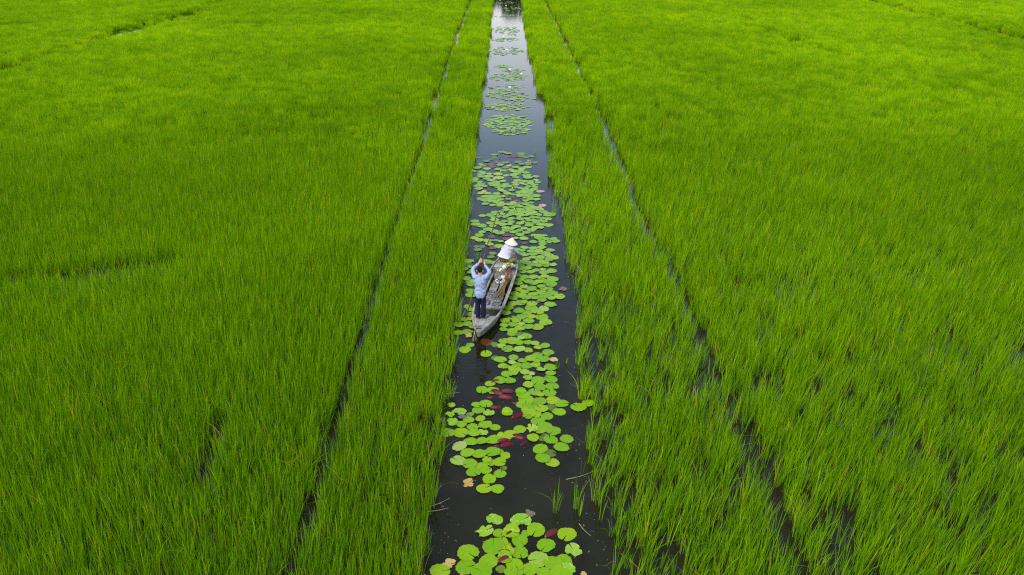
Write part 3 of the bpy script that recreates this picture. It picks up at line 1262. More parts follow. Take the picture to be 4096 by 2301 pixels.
ORD = ['', 'second ', 'third ', 'fourth ', 'fifth ', 'sixth ', 'seventh ', 'eighth ', 'ninth ', 'tenth ', 'eleventh ', 'twelfth ']
LOOK = {'G': 'green lily pad', 'A': 'half raised green lily pad', 'D': 'dull olive lily pad', 'Y': 'pale yellowish lily pad',
        'P': 'reddish lily pad', 'B': 'tattered lily pad', 'T': 'dead tan lily pad', 'X': 'rotten brown lily pad', 'R': 'maroon leaf'}
LANDMARKS = [(-0.75, 19.35, 'the boat stern'), (0.15, 23.9, 'the seated person'), (-1.22, 20.8, 'the foot of the pole')]
ALIAS = {'ragged pale dead': 'pale dead pad', 'rounded pad with': 'tan rimmed pad', 'long torn pad': 'long torn pad', 'pad with a cream': 'cream rimmed pad',
         'yellow dead pad': 'yellow dead pad', 'largest of the maroon': 'largest maroon leaf', 'broad maroon leaf': 'broad maroon leaf', 'upright oval': 'upright maroon leaf',
         'upper leaf of': 'maroon folded pair', 'grey dead leaf': 'grey leaf scrap', 'crumpled brown': 'crumpled brown leaf', 'long maroon leaf': 'long maroon leaf',
         'tan dead leaf': 'ragged tan leaf', 'lowest maroon': 'lowest maroon leaf', 'maroon triangular': 'maroon leaf tip', 'tan dead pad': 'tan dead pad',
         'dark withered': 'dark withered pad', 'tattered pad with brown': 'brown pointed pad', 'pad with orange': 'orange rimmed pad', 'brown withered pad': 'brown withered pad',
         'grey torn leaf': 'grey torn leaf', 'reddish flat pad just': 'leftmost reddish pad', 'small reddish': 'small reddish pad', 'orange sunken': 'orange sunken pad',
         'tattered pad beside': 'weedy tattered pad'}
for x, y, r, k, nm in PAD_LIST[:300]:
    for pre, al in ALIAS.items():
        if nm.startswith(pre):
            LANDMARKS.append((x, y, 'the ' + al))
def direction(dx, dy):
    dy *= 0.55                      # the ground is seen foreshortened
    a = math.degrees(math.atan2(dy, dx)) % 360
    return ['right of', 'up and right of', 'above', 'up and left of', 'left of', 'down and left of', 'below', 'down and right of'][int((a + 22.5) // 45) % 8]
SHORT = {}
near_pads = PAD_LIST[:300]
todo = {}
for i, (x, y, r, k, nm) in enumerate(near_pads):
    if nm: continue
    lx, ly, ln = min(LANDMARKS, key=lambda L: (L[0] - x) ** 2 + ((L[1] - y) * 0.75) ** 2)
    todo.setdefault((LOOK[k], direction(x - lx, y - ly), ln), []).append((math.hypot(x - lx, y - ly), i))
PAD_LABEL = {}
for (look, dr, ln), items in todo.items():
    items.sort()
    for n, (d, i) in enumerate(items):
        PAD_LABEL[i] = (ORD[n] + 'nearest ' if n else 'nearest ') + look + ' ' + dr + ' ' + ln
SPECIAL = {'B': 'green and tan lily pad', 'T': 'dead lily pad', 'X': 'rotten lily pad', 'R': 'maroon lily leaf', 'P': 'reddish lily pad', 'S': 'sunken lily pad'}
prnd = random.Random(31)
for i, (x, y, r, k, nm) in enumerate(near_pads):
    var = prnd.randrange(14 if k == 'G' else 6)
    o = bpy.data.objects.new('lily_pad', pad_mesh(k, var))
    z = 0.005 + prnd.random() * 0.022
    if k == 'S': z = -0.035
    if k == 'D': z = 0.002 + prnd.random() * 0.004
    if k == 'R': z = 0.008
    o.location = (x, y, z)
    o.scale = (r, r * prnd.uniform(0.92, 1.0), r)
    if k == 'R':
        o.scale = (r * 1.2, r * 1.25, r * 1.25)
        o.rotation_euler = (0, 0, prnd.uniform(-0.6, 0.9))
    else:
        o.rotation_euler = (prnd.gauss(0, 0.022), prnd.gauss(0, 0.022), prnd.uniform(0, 6.283) if k != 'A' else prnd.uniform(-0.5, 0.5))
    link(o)
    lab = nm if nm else PAD_LABEL[i]
    tag(o, lab, 'lily pad', 'lily pads floating on the canal')

def pad_mass(name, items, label):
    """pads beyond the nearest three hundred, each still a leaf of its own shape, in one object"""
    V, Fc, tint, mi = [], [], [], []
    keys = ['G', 'D', 'T', 'P']
    for (x, y, r, k) in items:
        kk = {'Y': 'G', 'A': 'G', 'B': 'T', 'X': 'P', 'R': 'P'}.get(k, k)
        gv, gf = pad_geom(prnd.randrange(40), 'G', 14)
        a = prnd.uniform(0, 6.283); c, s = math.cos(a), math.sin(a)
        tx, ty = prnd.gauss(0, 0.03), prnd.gauss(0, 0.03)
        z0 = 0.005 + prnd.random() * 0.02
        b = len(V); tn = prnd.random()
        if k == 'Y': tn = 1.0
        for (vx, vy, vz) in gv:
            X, Y = c * vx - s * vy, s * vx + c * vy
            V.append((x + X * r, y + Y * r, z0 + (vz + tx * X + ty * Y) * r)); tint.append(tn)
        for f in gf:
            Fc.append(tuple(b + q for q in f)); mi.append(keys.index(kk))
    o = pydata(name, V, Fc, [MASS[k] for k in keys], smooth=True)
    o.data.polygons.foreach_set('material_index', mi)
    at = o.data.attributes.new('tint', 'FLOAT', 'POINT'); at.data.foreach_set('value', tint)
    tag(o, label, 'lily pads', kind='stuff')
mid = [(x, y, r, k) for x, y, r, k, n in PAD_LIST[300:]]
pad_mass('lily_pads', [m for m in mid if m[1] < 31], 'green lily pads crowding the canal just beyond the hat wearer')
pad_mass('lily_pads', [m for m in mid if m[1] >= 31], 'green and purple lily pads at the far edge of the long raft')
def cluster(boxes, seed, kinds='GGGGGGGGGGDY'):
    r = random.Random(seed); out = []
    for (x0, x1, y0, y1, n) in boxes:
        placed = 0; tries = 0
        while placed < n and tries < n * 40:
            tries += 1
            a = r.uniform(0, 6.283); d = math.sqrt(r.random())
            x = (x0 + x1) / 2 + (x1 - x0) / 2 * d * math.cos(a) * r.uniform(0.9, 1.08)
            y = (y0 + y1) / 2 + (y1 - y0) / 2 * d * math.sin(a)
            rad = r.uniform(0.11, 0.17)
            if any((x - q[0]) ** 2 + (y - q[1]) ** 2 < (rad * 1.15) ** 2 for q in out): continue
            out.append((x, y, rad, r.choice(kinds))); placed += 1
    return out
a = cluster([(-0.75, 1.15, 41.3, 43.6, 34), (-1.2, 1.4, 42.0, 46.0, 88), (-1.35, 1.4, 46.8, 49.0, 52)], 3)
a += [(0.55, 43.6, 0.16, 'P'), (0.7, 43.75, 0.15, 'P'), (0.25, 42.0, 0.16, 'P'), (0.05, 41.85, 0.15, 'P'), (0.45, 42.15, 0.14, 'P'), (-1.2, 43.5, 0.14, 'T'), (-0.85, 43.3, 0.14, 'T'), (0.9, 42.0, 0.14, 'P')]
pad_mass('lily_pads', a, 'round raft of green lily pads beyond the open blue water')
a = cluster([(-0.3, 1.5, 49.2, 52.2, 40), (-1.3, 0.1, 50.4, 52.1, 20), (-1.1, 1.35, 52.4, 54.6, 32), (-1.2, 1.5, 55.6, 58.6, 52), (-0.2, 1.5, 58.4, 60.4, 22), (-0.85, 0.6, 60.5, 62.0, 16)], 4)
a += [(1.75, 50.0, 0.16, 'G')]
pad_mass('lily_pads', a, 'second long raft of lily pads with white flowers, farther up the canal')
a = cluster([(-1.4, 1.4, 66.1, 70.5, 56), (-1.25, 1.2, 73.4, 75.9, 34), (-1.5, 1.35, 78.3, 83.3, 66), (0.2, 1.0, 77.0, 78.0, 8)], 5, 'GGGGGGGDP')
pad_mass('lily_pads', a, 'scattered thin rafts of lily pads on the pale far water')
a = cluster([(-1.3, 1.2, 90.5, 92.8, 26), (-0.6, 1.7, 95.8, 100.6, 30), (-1.0, 1.0, 103.8, 106.2, 20)], 6, 'GGGGDDP')
pad_mass('lily_pads', a, 'last small rafts of lily pads near the tree reflections')

# ------------------------------------------------------------------ water lilies
M['petal'] = simple('lily_petal', (0.84, 0.82, 0.72), 0.5, 0.3, 5, 0.06)
M['sepal'] = simple('lily_sepal', (0.35, 0.52, 0.08), 0.5, 0.3, 5, 0.15)
M['stamen'] = simple('lily_stamen', (0.80, 0.55, 0.06), 0.7, 0.2, 20, 0.2)
M['stem_red'] = simple('lily_stem_red', (0.22, 0.055, 0.015), 0.5, 0.3, 9, 0.35)
M['stem_brown'] = simple('lily_stem_brown', (0.20, 0.12, 0.03), 0.5, 0.3, 7, 0.4)
M['stem_green'] = simple('lily_stem_green', (0.24, 0.34, 0.06), 0.5, 0.3, 7, 0.2)
M['pink'] = simple('lily_bud_pink', (0.65, 0.16, 0.14), 0.5, 0.3, 8, 0.2)

def petals(bm, n, length, width, openness, z0, rot0, mi):
    for i in range(n):
        a = rot0 + 2 * math.pi * i / n
        c, s = math.cos(a), math.sin(a)
        prof = [(0.0, 0.35), (0.35, 1.0), (0.7, 0.85), (1.0, 0.0)]
        rows = []
        for t, w in prof:
            el = openness * (0.4 + 0.6 * t)
            rr = length * t * math.sin(el) + 0.004
            z = z0 + length * t * math.cos(el)
            hw = width * w
            if w == 0:
                rows.append([bm.verts.new((c * rr, s * rr, z))])
            else:
                rows.append([bm.verts.new((c * rr - s * hw, s * rr + c * hw, z + 0.15 * hw)), bm.verts.new((c * rr, s * rr, z - 0.1 * hw)), bm.verts.new((c * rr + s * hw, s * rr - c * hw, z + 0.15 * hw))])
        for k in range(len(rows) - 1):
            A, B = rows[k], rows[k + 1]
            if len(B) == 1:
                fs = [bm.faces.new((A[0], A[1], B[0])), bm.faces.new((A[1], A[2], B[0]))]
            else:
                fs = [bm.faces.new((A[0], A[1], B[1], B[0])), bm.faces.new((A[1], A[2], B[2], B[1]))]
            for f in fs: f.material_index = mi

def flower_mesh(size, opening, seed):
    bm = bmesh.new()
    r = random.Random(seed)
    petals(bm, 5, size * 1.0, size * 0.22, opening * 1.1, 0.0, r.random() * 6, 1)
    petals(bm, 7, size * 0.98, size * 0.20, opening * 0.85, 0.004, r.random() * 6, 0)
    petals(bm, 6, size * 0.9, size * 0.17, opening * 0.5, 0.006, r.random() * 6, 0)
    bmesh.ops.create_cone(bm, cap_ends=True, segments=8, radius1=size * 0.14, radius2=size * 0.05, depth=size * 0.3, matrix=Matrix.Translation((0, 0, size * 0.2)))
    bm.faces.ensure_lookup_table()
    for f in bm.faces[-10:]: f.material_index = 2
    me = bpy.data.meshes.new('flower')
    bm.to_mesh(me); bm.free()
    for m in (M['petal'], M['sepal'], M['stamen']): me.materials.append(m)
    return me
FLOWER = [flower_mesh(0.075, 1.15, 1), flower_mesh(0.07, 0.75, 2), flower_mesh(0.068, 0.5, 3), flower_mesh(0.075, 0.95, 4)]

def tube_bm(bm, pts, rads, seg=8, mi=0, caps=True, side=None):
    """a tube of varying (possibly elliptical) radius through pts"""
    pts = [Vector(p) for p in pts]
    rings = []
    up = Vector(side) if side is not None else None
    for i, p in enumerate(pts):
        t = (pts[min(i + 1, len(pts) - 1)] - pts[max(i - 1, 0)]).normalized()
        if up is None:
            up = Vector((1, 0, 0)) if abs(t.x) < 0.8 else Vector((0, 1, 0))
        a = (up - t * up.dot(t))
        a = a.normalized() if a.length > 1e-5 else t.orthogonal().normalized()
        b = t.cross(a)
        ra, rb = rads[i] if isinstance(rads[i], (tuple, list)) else (rads[i], rads[i])
        rings.append([bm.verts.new(p + a * ra * math.cos(2 * math.pi * k / seg) + b * rb * math.sin(2 * math.pi * k / seg)) for k in range(seg)])
        up = a
    for A, B in zip(rings, rings[1:]):
        for k in range(seg):
            f = bm.faces.new((A[k], A[(k + 1) % seg], B[(k + 1) % seg], B[k])); f.material_index = mi
    if caps:
        f = bm.faces.new(list(reversed(rings[0]))); f.material_index = mi
        f = bm.faces.new(rings[-1]); f.material_index = mi
    return rings

def curve_pts(p, n=8):
    """Catmull-Rom through control points"""
    p = [Vector(q) for q in p]
    P = [p[0] * 2 - p[1]] + p + [p[-1] * 2 - p[-2]]
    out = []
    for i in range(1, len(P) - 2):
        for k in range(n):
            t = k / n
            out.append(0.5 * ((2 * P[i]) + (P[i + 1] - P[i - 1]) * t + (2 * P[i - 1] - 5 * P[i] + 4 * P[i + 1] - P[i + 2]) * t * t + (3 * P[i] - P[i - 1] - 3 * P[i + 1] + P[i + 2]) * t ** 3))
    out.append(p[-1])
    return out

def lily(label, base, ctrl, me, stem_mat, rad=0.006, group=None, tilt=None):
    """a cut or growing water lily: stem through ctrl, flower at its end"""
    root = empty('water_lily', base)
    tag(root, label, 'flower', group)
    bm = bmesh.new()
    pts = curve_pts([Vector(c) - Vector(base) for c in ctrl], 6)
    tube_bm(bm, pts, [rad] * len(pts), 6)
    st = mesh_obj('stem', bm, stem_mat, root, True)
    f = link(bpy.data.objects.new('flower', me), st)
    f.location = pts[-1]
    d = tilt if tilt else (pts[-1] - pts[-2]).normalized()
    f.rotation_euler = Vector(d).to_track_quat('Z', 'Y').to_euler()
    f.scale = (1.3, 1.3, 1.3)
    return root

for i, (x, y, lab) in enumerate(((0.27, 59.07, 'white water lily in the second far raft, upper one'), (1.06, 57.42, 'white water lily nearest the right bank in the second far raft'),
                   (0.22, 52.06, 'tall white water lily standing at the near end of the second far raft'), (0.03, 67.8, 'white water lily in the third raft up the canal'),
                   (-0.25, 75.06, 'white water lily in the fourth raft up the canal'), (-0.29, 79.8, 'left white water lily of the fifth raft up the canal'),
                   (0.5, 80.55, 'right white water lily of the fifth raft up the canal'), (0.0, 100.2, 'white water lily just below the tree reflections'),
                   (-0.76, 106.2, 'white water lily at the very top of the canal'))):
    hgt = 0.28 if i == 2 else 0.14
    o = lily(lab, (x, y, 0), [(x, y, -0.2), (x + 0.01, y, hgt * 0.5), (x, y + 0.01, hgt)], FLOWER[0], M['stem_green'], 0.007, 'white water lilies growing in the canal', (0.1, -0.5, 0.8))
    o.children[0].children[0].scale = (1.6, 1.6, 1.6)
def bud(label, x, y, h, mat):
    root = empty('lily_bud', (x, y, 0)); tag(root, label, 'flower bud', 'lily buds rising from the raft')
    bm = bmesh.new(); tube_bm(bm, [(0, 0, -0.2), (0.005, 0, h * 0.5), (0, 0.005, h)], [0.006] * 3, 6); mesh_obj('stem', bm, M['stem_green'], root, True)
    bm = bmesh.new(); tube_bm(bm, [(0, 0.005, h - 0.01), (0, 0.005, h + 0.03), (0, 0.004, h + 0.07), (0, 0.003, h + 0.10)], [0.012, 0.03, 0.026, 0.003], 8); mesh_obj('bud', bm, mat, root, True)
bud('pink lily bud standing among the purple pads beyond the raft', -0.34, 37.44, 0.16, M['pink'])
bud('yellow green lily bud at the top of the long raft', -0.26, 34.48, 0.12, M['sepal'])
bud('yellow green lily bud above the purple pads mid raft', 0.25, 32.04, 0.14, M['sepal'])
bud('yellow green lily bud in the raft ahead of the pole tip', 0.31, 29.45, 0.14, M['sepal'])

# flecks of chaff and duckweed drifting on the open water
def flecks():
    r = random.Random(77); V, Fc, mi = [], [], []
    while len(Fc) < 420:
        y = 10.5 + 30 * r.random() ** 1.6
        x = r.uniform(np.interp(y, LE_Y, LE_X), np.interp(y, RE_Y, RE_X))
        if r.random() < 0.5: x = (np.interp(y, LE_Y, LE_X) + abs(r.gauss(0, 0.25))) if r.random() < 0.5 else (np.interp(y, RE_Y, RE_X) - abs(r.gauss(0, 0.25)))
        a = r.uniform(0, 6.28); L = r.choice((0.008, 0.012, 0.02, 0.035)) ; w = r.choice((0.004, 0.006, 0.008))
        c, s = math.cos(a), math.sin(a); q = len(V); z = 0.004 + r.random() * 0.002
        V.extend([(x - c * L, y - s * L, z), (x + s * w, y - c * w, z), (x + c * L, y + s * L, z), (x - s * w, y + c * w, z)])
        Fc.append((q, q + 1, q + 2, q + 3)); mi.append(0 if r.random() < 0.45 else 1)
    o = pydata('floating_debris', V, Fc, [simple('chaff', (0.34, 0.29, 0.17), 0.8, 0.2), simple('duckweed', (0.16, 0.26, 0.02), 0.6, 0.2)])
    o.data.polygons.foreach_set('material_index', mi)
    tag(o, 'tiny flecks of chaff and duckweed drifting on the canal', 'debris', kind='stuff')
flecks()

# ------------------------------------------------------------------ wooden boat
def mat_wood(name, base, light, dark, flake=None, grain=(30, 3, 30)):
    t = NT(name)
    co = t.obj()
    mp = t.n('ShaderNodeMapping'); t.l(co, mp.inputs['Vector']); mp.inputs['Scale'].default_value = grain
    g = t.noise(1.0, 5, mp.outputs[0], 0.65)
    col = t.ramp(g, [(0.30, dark), (0.5, base), (0.72, light)])
    blot = t.noise(4.0, 5, co, 0.6)
    col = t.mix(1.0, col, t.ramp(blot, [(0.34, (0.40, 0.39, 0.32)), (0.50, (0.95, 0.95, 0.94)), (0.72, (1.2, 1.17, 1.1))]), 'MULTIPLY')
    rn = t.n('ShaderNodeObjectInfo').outputs['Random']
    col = t.mix(1.0, col, t.ramp(rn, [(0, (0.86, 0.88, 0.9)), (1, (1.1, 1.07, 1.02))]), 'MULTIPLY')
    if flake:
        mp2 = t.n('ShaderNodeMapping'); t.l(co, mp2.inputs['Vector']); mp2.inputs['Scale'].default_value = (14, 9, 14)
        fl = t.ramp(t.noise(1.0, 6, mp2.outputs[0], 0.7), [(0.50, (0, 0, 0)), (0.56, (1, 1, 1))])
        col = t.mix(fl, col, flake)
    t.surf(t.bsdf(col, 0.85, 0.15, g, 0.5, 0.004).outputs[0])
    return t.m
M['wood'] = mat_wood('weathered_wood', (0.24, 0.215, 0.18), (0.34, 0.305, 0.255), (0.12, 0.105, 0.08))
M['wood_pale'] = mat_wood('pale_wood', (0.32, 0.285, 0.235), (0.43, 0.385, 0.315), (0.17, 0.148, 0.11))
M['wood_floor'] = mat_wood('painted_floor_wood', (0.085, 0.082, 0.085), (0.12, 0.115, 0.115), (0.045, 0.043, 0.041), flake=(0.30, 0.28, 0.245))
M['wood_wet'] = mat_wood('damp_wood', (0.10, 0.085, 0.045), (0.15, 0.13, 0.07), (0.05, 0.042, 0.022))

boat = empty('wooden_boat', (-0.80, 19.40, 0.0), R(-9.7))
tag(boat, 'weathered grey wooden rowing boat lying among the lily pads', 'boat')
HU = [0, .15, .59, 1.06, 1.5, 2.5, 3.7, 4.2, 4.5, 4.8, 5.1, 5.3, 5.38]
HW = [.085, .15, .285, .385, .435, .462, .452, .43, .40, .34, .25, .16, .11]
GU = [0, .6, 1.5, 3.0, 4.2, 4.8, 5.38]
GW = [.285, .27, .25, .25, .285, .32, .385]
hw = lambda u: float(np.interp(u, HU, HW))
gw = lambda u: float(np.interp(u, GU, GW))

def sweep4(name, frames, mat, parent, bevel=0.004):
    """closed bar from a list of four-cornered sections"""
    bm = bmesh.new()
    rows = [[bm.verts.new(p) for p in f] for f in frames]
    for A, B in zip(rows, rows[1:]):
        for k in range(4):
            bm.faces.new((A[k], A[(k + 1) % 4], B[(k + 1) % 4], B[k]))
    bm.faces.new(list(reversed(rows[0]))); bm.faces.new(rows[-1])
    bmesh.ops.recalc_face_normals(bm, faces=bm.faces)
    if bevel:
        es = [e for e in bm.edges if len(e.link_faces) == 2 and e.calc_face_angle(0) > 0.6]
        bmesh.ops.bevel(bm, geom=es, offset=bevel, segments=1, affect='EDGES')
    return mesh_obj(name, bm, mat, parent)

US = [0.03, .15, .35, .59, .85, 1.06, 1.5, 2.0, 2.5, 3.1, 3.7, 4.2, 4.5, 4.8, 5.1, 5.3, 5.37]
def side_pt(u, s, f):
    """point on the hull side: f = 1 at the gunwale, 0 at the chine"""
    wb = -0.11 + max(0, 0.75 - u) * 0.22 + max(0, u - 4.6) * 0.18
    top = gw(u); z = wb + (top - wb) * f
    ch = float(np.interp(u, [0, 0.9, 4.6, 5.38], [0.30, 0.74, 0.74, 0.45]))
    v = hw(u) * (ch + (1 - ch) * f ** 0.75)
    return v * s, u, z
for s in (-1, 1):
    for f0, f1 in ((0.0, 0.5), (0.5, 1.0)):
        fr = []
        for u in US:
            a = side_pt(u, s, f0 + 0.004); b = side_pt(u, s, f1)
            th = 0.024
            fr.append([(a[0], a[1], a[2]), (b[0], b[1], b[2]), (b[0] - s * th, b[1], b[2] - 0.003), (a[0] - s * th, a[1], a[2])])
        sweep4('hull_plank', fr, M['wood'], boat, 0.003)
    # rubbing strake along the gunwale and the inner stringer
    fr = []
    for u in US:
        b = side_pt(u, s, 1.0)
        fr.append([(b[0] + s * 0.018, u, b[2] - 0.030), (b[0] + s * 0.018, u, b[2] + 0.010), (b[0] - s * 0.030, u, b[2] + 0.014), (b[0] - s * 0.0005 + 0, u, b[2] - 0.030)])
    sweep4('gunwale', fr, M['wood_pale'], boat, 0.004)
    fr = []
    for u in [x for x in US if 1.5 <= x <= 4.3]:
        b = side_pt(u, s, 0.62)
        fr.append([(b[0] - s * 0.028, u, b[2] - 0.03), (b[0] - s * 0.028, u, b[2] + 0.02), (b[0] - s * 0.085, u, b[2] + 0.012), (b[0] - s * 0.085, u, b[2] - 0.03)])
    sweep4('stringer', fr, M['wood_pale'], boat, 0.004)
fr = []
for u in US:
    a = side_pt(u, 1, 0.0)
    fr.append([(-a[0], u, a[2]), (a[0], u, a[2]), (a[0], u, a[2] + 0.02), (-a[0], u, a[2] + 0.02)])
sweep4('bottom', fr, M['wood_wet'], boat, 0)
# stern and bow blocks
def block(name, u0, u1, z0, z1, k, mat, bev=0.012):
    a, b = hw(u0) * k, hw(u1) * k
    return sweep4(name, [[(-a, u0, z0), (a, u0, z0), (a, u0, z1), (-a, u0, z1)], [(-b, u1, z0), (b, u1, z0), (b, u1, z1), (-b, u1, z1)]], mat, boat, bev)
def end_block(name, u0, u1, z0, z1):
    a, b = hw(u0) * 0.9, hw(u1) * 0.9
    return sweep4(name, [[(-a * 0.35, u0, z0), (a * 0.35, u0, z0), (a, u0, z1), (-a, u0, z1)], [(-b * 0.35, u1, z0), (b * 0.35, u1, z0), (b, u1, z1), (-b, u1, z1)]], M['wood'], boat, 0.022)
end_block('stern_block', -0.03, 0.135, 0.05, 0.255)
end_block('bow_block', 5.25, 5.42, 0.14, 0.39)
def deck_plank(name, us, l0, l1, zt, th, mat, gap=0.004):
    fr = []
    for u in us:
        h = hw(u) - 0.032
        a, b = h * l0 + gap, h * l1 - gap
        z = zt(u)
        fr.append([(a, u, z - th), (b, u, z - th), (b, u, z), (a, u, z)])
    return sweep4(name, fr, mat, boat, 0.003)
sz = lambda u: gw(u) - 0.006
block('deck_plank', 0.142, 0.325, 0.255, 0.276, 0.86, M['wood'], 0.003)
for l0, l1 in ((-1, -0.42), (-0.42, 0.36), (0.36, 1)):
    deck_plank('deck_plank', [0.335, 0.6, 0.95], l0, l1, sz, 0.022, M['wood_pale'])
bz = lambda u: gw(u) - 0.006
for l0, l1 in ((-1, -0.30), (-0.30, 0.36), (0.36, 1)):
    deck_plank('deck_plank', [4.30, 4.5, 4.8, 5.1, 5.25], l0, l1, bz, 0.022, M['wood_pale'])
def cross(name, u0, u1, z0, z1, mat, k=1.0, slope=0.0):
    a, b = (hw(u0) - 0.03) * k, (hw(u1) - 0.03) * k
    return sweep4(name, [[(-a, u0, z0), (a, u0, z0), (a, u0, z1), (-a, u0, z1)], [(-b, u1, z0 + slope), (b, u1, z0 + slope), (b, u1, z1 + slope), (-b, u1, z1 + slope)]], mat, boat, 0.005)
cross('thwart', 1.47, 1.62, 0.205, 0.236, M['wood_pale'])
cross('thwart_riser', 1.44, 1.465, 0.05, 0.20, M['wood_wet'], 0.86)
cross('bulkhead', 0.925, 0.945, -0.03, 0.24, M['wood_wet'], 0.8)
cross('bilge_beam', 1.18, 1.26, -0.02, 0.05, M['wood_wet'], 0.82)
# sloping board below the fore deck
a, b = hw(4.28) - 0.035, (hw(4.05) - 0.035) * 0.84
sweep4('bulkhead', [[(-b, 4.02, 0.03), (b, 4.02, 0.03), (b, 4.045, 0.045), (-b, 4.045, 0.045)], [(-a, 4.265, 0.255), (a, 4.265, 0.255), (a, 4.290, 0.262), (-a, 4.290, 0.262)]], M['wood'], boat, 0.003)
for u in (1.95, 2.62, 3.02, 3.62):            # ribs on both sides
    for s in (-1, 1):
        a = side_pt(u, s, 0.06); b = side_pt(u, s, 0.93)
        sweep4('rib', [[(a[0] - s * 0.026, u - 0.025, a[2]), (a[0] - s * 0.026, u + 0.025, a[2]), (a[0] - s * 0.075, u + 0.025, a[2] + 0.02), (a[0] - s * 0.075, u - 0.025, a[2] + 0.02)],
                       [(b[0] - s * 0.026, u - 0.022, b[2]), (b[0] - s * 0.026, u + 0.022, b[2]), (b[0] - s * 0.052, u + 0.022, b[2]), (b[0] - s * 0.052, u - 0.022, b[2])]], M['wood'], boat, 0.004)
for x in (2.0, 2.85, 3.45, 4.0):
    cross('floor_beam', x - 0.035, x + 0.035, -0.075, 0.035, M['wood_wet'], 0.74)
def board(name, v0, v1, u0, u1, z, mat, th=0.022, dv=0.0):
    return sweep4(name, [[(v0, u0, z - th), (v1, u0, z - th), (v1, u0, z), (v0, u0, z)], [(v0 + dv, u1, z - th), (v1 + dv, u1, z - th), (v1 + dv, u1, z), (v0 + dv, u1, z)]], mat, boat, 0.003)
for v0, v1 in ((-0.265, -0.092), (-0.084, 0.088), (0.096, 0.265)):
    board('floor_plank', v0, v1, 1.70, 2.93, 0.070, M['wood_floor'])
board('floor_plank', -0.265, -0.03, 2.935, 4.10, 0.090, M['wood'], 0.022, 0.01)
board('floor_plank', 0.02, 0.20, 2.935, 3.66, 0.086, M['wood'], 0.022, -0.02)

# frayed rope end at the stern
rp = empty('rope', (-0.93, 19.48, 0.0)); tag(rp, 'frayed pale rope end hanging from the boat stern', 'rope')
M['straw'] = simple('dry_straw', (0.50, 0.42, 0.22), 0.8, 0.2, 20, 0.3)
rr = random.Random(4)
for k in range(5):
    bm = bmesh.new()
    ex, ey = rr.uniform(-0.06, 0.10), rr.uniform(-0.28, -0.10)
    pts = curve_pts([(0.0, 0.02, 0.22), (0.01 + ex * 0.2, -0.05, 0.17), (ex * 0.6, ey * 0.6, 0.06), (ex, ey, 0.008)], 5)
    tube_bm(bm, pts, [0.003] * len(pts), 5)
    mesh_obj('strand', bm, M['straw'], rp, True)

# ------------------------------------------------------------------ things lying in the boat (placed in boat coordinates)
BM = Matrix.Translation((-0.80, 19.40, 0)) @ Matrix.Rotation(R(-9.7), 4, 'Z')
W = lambda v, u, w: BM @ Vector((v, u, w))

bunch = empty('water_lily_bunch', W(0.19, 3.6, 0.09)); tag(bunch, 'tied bunch of white water lilies with long red brown stems in the boat', 'flowers')
org = Vector(bunch.location)
rb = random.Random(12)
for k in range(30):
    fv, fu, fz = 0.175 + rb.uniform(-0.105, 0.105), 4.20 + rb.uniform(-0.07, 0.08), 0.36 + rb.uniform(-0.03, 0.06)
    tie = (0.185 + rb.uniform(-0.03, 0.03), 4.04, 0.315 + rb.uniform(-0.02, 0.02))
    mid = (0.19 + rb.uniform(-0.045, 0.045), 3.55, 0.17 + rb.uniform(0, 0.05))
    spread = rb.random()
    e1 = (0.19 + (spread - 0.6) * 0.22, 3.0, 0.115 + rb.uniform(0, 0.03))
    e2 = (0.22 + (spread - 0.75) * 0.34 + rb.uniform(-0.02, 0.02), 2.45 + rb.uniform(-0.05, 0.3), 0.085 + rb.uniform(0, 0.02))
    ctrl = [Vector(W(*q)) - org for q in (e2, e1, mid, tie, (fv, fu, fz))]
    bm = bmesh.new()
    pts = curve_pts(ctrl, 5)
    n = len(pts)
    rings = tube_bm(bm, pts, [0.0062] * n, 5)
    for f in bm.faces:
        c = f.calc_center_median() + org
        f.material_index = 0 if (BM.inverted() @ c).y > 3.45 else 1
    st = mesh_obj('stem', bm, [M['stem_red'], M['stem_brown']], bunch, True)
    f = link(bpy.data.objects.new('flower', FLOWER[1 + k % 3]), st)
    f.location = pts[-1]
    f.rotation_euler = Vector((rb.uniform(-0.7, 0.7), rb.uniform(-0.3, 0.6), 0.9)).to_track_quat('Z', 'Y').to_euler()
    f.scale = (1.35, 1.35, 1.25)
lily('open white water lily lying beside the bunch near the bare foot', W(0.15, 3.83, 0.25), [W(0.17, 3.3, 0.14), W(0.15, 3.83, 0.22), W(0.06, 4.05, 0.33), W(0.03, 4.14, 0.36)], FLOWER[0], M['stem_brown'], 0.006, None, (-0.2, -0.5, 0.8))
lily('white water lily with green sepals lying on the fore bulkhead', W(0.14, 3.75, 0.2), [W(0.18, 3.3, 0.13), W(0.14, 3.75, 0.17), W(0.02, 3.98, 0.24), W(-0.05, 4.09, 0.26)], FLOWER[3], M['stem_brown'], 0.006, None, (-0.6, -0.3, 0.6))
lily('closed white water lily with green sepals pointing to the left', W(0.12, 3.7, 0.2), [W(0.18, 3.25, 0.13), W(0.12, 3.75, 0.16), W(-0.04, 4.0, 0.22), W(-0.13, 4.09, 0.245)], FLOWER[2], M['stem_green'], 0.006, None, (-0.9, 0.0, 0.3))

